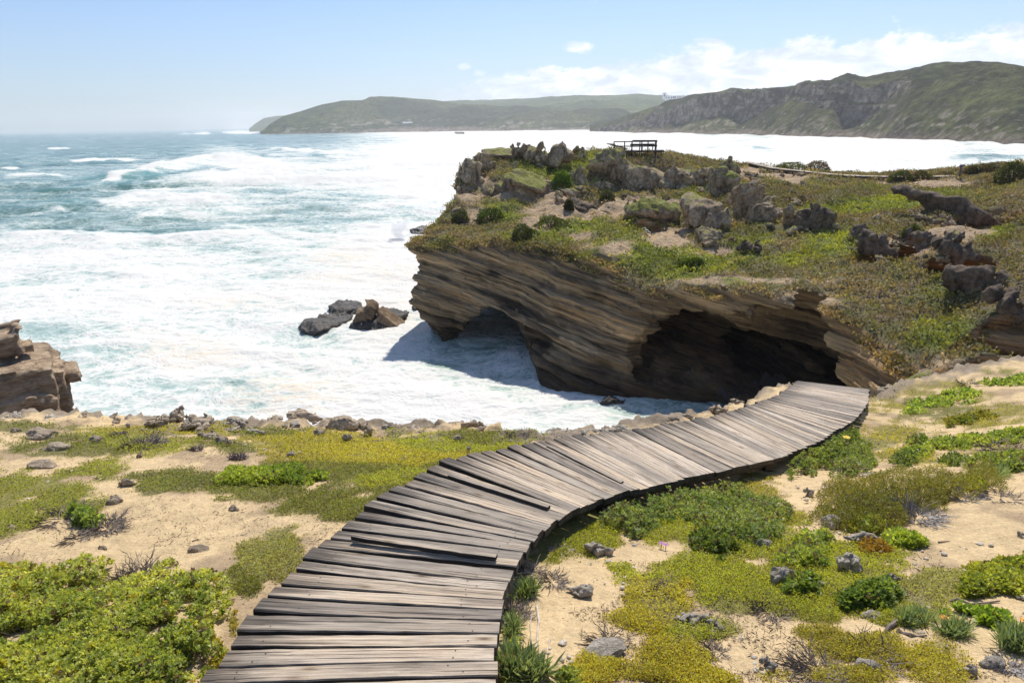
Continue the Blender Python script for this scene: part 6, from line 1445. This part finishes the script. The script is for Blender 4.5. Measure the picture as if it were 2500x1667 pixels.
brush(260, 1290, 110, 60, 130, 'dark dead brush spreading around the small green bush', thick=1.5)
brush(150, 1268, 150, 30, 100, 'row of dark dead twigs running left from the small green bush', thick=1.4, up_=.2)
brush(190, 1315, 90, 30, 60, 'thin dead twigs draped over the sand ridge, nearest the big bush', thick=1.1, up_=.15)
brush(330, 1418, 150, 60, 260, 'purple brown dead patch inside the big succulent bush', up_=1.3)
brush(390, 1455, 90, 50, 150, 'brown dead stems at the right of the purple brown patch', up_=1.2)
brush(1258, 1500, 90, 120, 170, 'tangle of dry brown brush along the nearest boardwalk edge', thick=1.)
brush(1290, 1395, 100, 50, 90, 'dry twigs below the inner bend of the boardwalk', thick=1.1, up_=.25)
brush(1350, 1420, 90, 44, 70, 'dark twigs lying beside the low pitted rock', thick=1.2, up_=.2)
brush(2240, 1262, 140, 56, 230, 'grey bleached twigs at the lower edge of the olive bush', flat('grey_twig', (.25, .22, .20)), 1.2, 3, .7)
brush(2150, 1245, 80, 40, 110, 'purple grey twigs in the middle of the olive bush', flat('purple_twig', (.20, .15, .14)), 1, 4, 1.)
brush(2350, 1215, 110, 40, 90, 'grey twigs on sand right of the olive bush', flat('grey_twig', (.25, .22, .20)), 1.2, 5, .4)
brush(2440, 1215, 110, 40, 60, 'dark creeping twigs on the right hand dune', thick=1.2, up_=.15)
brush(2450, 1100, 130, 26, 50, 'long dark branches crossing the right slope', thick=2.2, up_=.2)
brush(2360, 940, 60, 16, 40, 'dark dead bush on the upper right slope', thick=2.2, up_=.6)
brush(2120, 1600, 160, 50, 150, 'brown twiggy stems woven through the lower mat', up_=.25)
brush(2000, 1640, 180, 30, 120, 'dark twig line along the bottom edge right of the rounded rock', up_=.2)
brush(1880, 1490, 110, 36, 110, 'reddish brown twigs at the fringe of the mat', up_=.25)
brush(1480, 1575, 130, 24, 60, 'dark twigs lying above the flat sandy slab', thick=1.2, up_=.15)
brush(1620, 1435, 80, 40, 50, 'curved dead twigs in open sand below the mat', thick=1.3, up_=.2)
brush(1740, 1590, 80, 60, 60, 'dry twigs between two small yellow mats near the bottom', up_=.25)
brush(2460, 1630, 90, 60, 90, 'grey twigs in the bottom right corner', flat('grey_twig', (.25, .22, .20)), 1.3, 6, .4)
brush(350, 1090, 110, 26, 190, 'purple grey twig patch on the ledge mat', flat('purple_twig', (.16, .12, .12)), 1.3, 7, .8)
brush(288, 1064, 44, 16, 100, 'round dark twig clump left of the purple grey patch', flat('purple_twig', (.16, .12, .12)), 1.3, 8, 1.2)
brush(582, 1120, 48, 22, 120, 'round dark twig clump beside small ledge rocks', flat('purple_twig', (.16, .12, .12)), 1.3, 9, 1.4)
brush(480, 1098, 40, 18, 80, 'small dark twig clump below the joined crags', flat('purple_twig', (.16, .12, .12)), 1.3, 10, 1.2)
brush(1370, 1345, 60, 30, 50, 'pale curled stems under the boardwalk bend', M_BLEACH, 1., 11, .5)
brush(2090, 1160, 90, 30, 60, 'bleached stems under the mounded bush', M_BLEACH, 1.2, 12, .6)
def stick(pts, r0, m, lb, nm='stick'):
    P = pxground([a for a, b in pts], [b for a, b in pts]); P[:, 2] += r0*1.2; c = P[0].copy(); P = P-c; Q_ = [P[0]]
    for a, b in zip(P[:-1], P[1:]):
        Q_ += [a+(b-a)*.5+rng.normal(size=3)*.008, b]
    mb = MB(); mb.tube(Q_, np.linspace(r0, r0*.45, len(Q_)), 6); link(nm, mb.mesh(nm, m), loc=c, label=lb, cat='stick', group='sticks lying on the sand')
stick([(1310,1480),(1316,1520),(1312,1570),(1285,1632)], .007, M_BLEACH, 'longest bleached white branch beside the near boardwalk')
stick([(1300,1500),(1296,1545),(1303,1600)], .004, M_BLEACH, 'thin bleached branch left of the longest white branch')
stick([(1343,1562),(1325,1592),(1308,1622)], .005, M_BLEACH, 'short pale branch right of the longest white branch')
stick([(2185,1520),(2168,1536),(2162,1555)], .013, M_TWIG, 'thick short brown stick with a forked look on the mat edge')
stick([(2190,1540),(2222,1552),(2262,1555)], .009, M_TWIG, 'dark brown stick lying right of the thick short one')
stick([(2320,1472),(2370,1478),(2440,1470)], .008, M_TWIG, 'long dark stick below the lime green bush')
stick([(1588,1636),(1608,1620)], .006, M_TWIG, 'small lone stick near the bottom edge')
stick([(1500,1388),(1516,1392),(1530,1384)], .005, M_TWIG, 'small curved twig right of the big pale rock')
stick([(470,1322),(485,1318)], .004, M_TWIG, 'tiny twig above the whitish rock on open sand')
stick([(2290,1325),(2318,1322)], .005, M_TWIG, 'small twig on smooth sand right of the sprawling plant')
stick([(345,1048),(400,1058),(455,1072)], .006, M_BLEACH, 'pale thin branch lying across the ledge mat')

# ================================================================ headland scrub
vid = np.nonzero((isrock < .35) & (Vh[:, 2] > 3) & (ey < 900) & (ex > 900) & (ex < 2420))[0]
m = 120000; s_ = rng.choice(vid, m); P = Vh[s_]+rng.normal(size=(m, 3))*np.array([.1, .1, .0]); cs_ = colh[s_]; sandy = ws[s_]
keep = rng.random(m) < np.clip(1-1.15*sandy, .02, 1)*(.35+.65*sstep(-.5, .1, n2_[s_])); P = P[keep]; cs_ = cs_[keep]; s_ = s_[keep]; m = len(P)
clump = fbm(P[:, 0]*.9, P[:, 1]*.9, 0.0, 4, 801); clump2 = fbm(P[:, 0]*.35+7, P[:, 1]*.35, 0.0, 3, 803)
kk_ = 4; Pt = np.repeat(P, kk_, 0)+rng.normal(size=(m*kk_, 3))*np.array([.12, .12, .05]); Pt[:, 2] += np.repeat(np.clip(clump+.1, 0, 1)*.75, kk_)*rng.random(m*kk_)
D = rng.normal(size=(m*kk_, 3)); D[:, 2] = np.abs(D[:, 2])+.3
C = np.repeat(cs_, kk_, 0)*1.45*rng.uniform(.65, 1.5, (m*kk_, 1))*(1+.5*np.repeat(clump2, kk_)[:, None]); pick = rng.random(m*kk_)
C[pick > .95] = (.15, .17, .03)
Ln = rng.uniform(.09, .22, m*kk_); V, Q, Cc = leaf_quads(Pt, D, Ln, Ln*.65, C, .1)
link('headland_scrub', mesh_from('headland_scrub', V, Q=Q, mats=[M_SCRUB], cols=Cc), kind='stuff'); print('scrub', m*kk_)
def hbush(x0, x1, y0, y1, c1, c2, lb, n=2600, dens=1., leaf=.13, stem=True):
    p = hit_head((x0+x1)/2, y1-.12*(y1-y0))[0]; dep = (p-CAM)@FW; w = (x1-x0)*K/f_px*dep/2; h = (y1-y0)*K/f_px*dep
    d = unit(rng.normal(size=(n, 3))); d[:, 2] = np.abs(d[:, 2])*1.0; rr = (.6+.4*rng.random(n)**.4)*(1+.25*vn(d[:, 0]*2.4+x0, d[:, 1]*2.4, d[:, 2]*2.4, 5)); P = d*rr[:, None]*np.array([w, w*.8, h]); P[:, 2] -= h*.05
    C = c1+(c2-c1)*np.clip(.5+rng.normal(size=n)*.25+.5*vn(P[:, 0]*2, P[:, 1]*2, P[:, 2]*2, 9), 0, 1)[:, None]
    V, Q, Cc = leaf_quads(P, d+rng.normal(size=(n, 3))*.8, leaf*rng.uniform(.6, 1.3, n), leaf*.7, C, .15)
    o = link('round_bush', None, loc=p, label=lb, cat='bush', group='bushes on the headland'); link('foliage', mesh_from('foliage', V, Q=Q, mats=[M_LEAF], cols=Cc), o)
    mb = MB()
    for k in range(7): a = k*.9; mb.tube([(0, 0, -.2), (math.cos(a)*w*.3, math.sin(a)*w*.25, h*.4), (math.cos(a)*w*.6, math.sin(a)*w*.5, h*.7)], [.06, .045, .02], 5)
    mb.build('stem', M_TWIG, o)
A_g, B_g = np.array((.06, .12, .01)), np.array((.16, .24, .02)); A_o, B_o = np.array((.03, .045, .012)), np.array((.09, .10, .03)); A_b, B_b = np.array((.07, .05, .03)), np.array((.15, .11, .07))
hbush(1266, 1313, 399, 438, A_g, B_g, 'bright green bush tucked between boulders below the headland crest', 4200)
hbush(1376, 1412, 441, 464, A_o*1.2, B_o*1.3, 'dark green round cushion bush on the sand slope', 2600, leaf=.1)
hbush(1296, 1318, 460, 484, A_o, B_o, 'small dark bush left of the dark low rock', 1400)
hbush(2036, 2092, 396, 420, A_o, B_o, 'wide dark green bush in front of the far boardwalk end', 2600)
hbush(2086, 2142, 396, 418, A_o*1.2, B_b, 'grey green bush touching the wide dark one on the ridge', 2400)
hbush(2286, 2360, 378, 424, A_o, B_o, 'tallest dark bush on the ridge at the right edge', 4200)
hbush(2208, 2256, 382, 404, A_o, B_b, 'brown green bush right of the signpost', 2200)
hbush(2244, 2296, 378, 400, A_o, B_b, 'windswept bush beside the tallest ridge bush', 2200)
hbush(1846, 1906, 373, 392, A_b, B_b, 'dry brown bush behind the middle of the far boardwalk', 2200)
hbush(1780, 1850, 376, 390, A_o*1.3, B_o*1.6, 'low green bush behind the start of the far boardwalk', 2000)
hbush(2150, 2190, 396, 408, A_o, B_b, 'small twiggy bush left of the signpost', 1000)
hbush(1036, 1080, 486, 516, A_o, B_o*1.4, 'dark bush hanging at the seaward cliff edge', 1800)
hbush(1095, 1160, 480, 514, A_o*1.3, B_g*.6, 'dense green bush on the seaward slope, right of the edge bush', 3000)
hbush(1224, 1310, 498, 524, A_o*1.3, B_o*1.5, 'grey green bush patch below the sand slope', 2600)
hbush(1176, 1236, 520, 552, A_o, B_o*1.3, 'dark bush at the cliff rim above the strata', 2400)
hbush(2070, 2120, 520, 548, A_o, B_o*1.3, 'green bush above the long dark scarp', 1800)
hbush(1560, 1620, 596, 618, A_o*1.3, B_g*.7, 'green bush on the slope above the cave', 2000)
# ================================================================ air
def haze_box(name, lo, hi, dens, col):
    mb = MB(); mb.box(lo, hi); m = bpy.data.materials.new(name); m.use_nodes = True; nt = m.node_tree; nt.nodes.remove(nt.nodes['Principled BSDF'])
    v = N(nt, 'ShaderNodeVolumePrincipled'); v.inputs['Density'].default_value = dens; v.inputs['Color'].default_value = (*col, 1); v.inputs['Anisotropy'].default_value = .35
    nt.links.new(v.outputs[0], nt.nodes['Material Output'].inputs['Volume']); o = mb.build(name, m); o['kind'] = 'stuff'; return o
haze_box('haze', (-9000, -60, -4), (9000, 9000, 190), 1.15e-4, (.95, .97, 1.0))
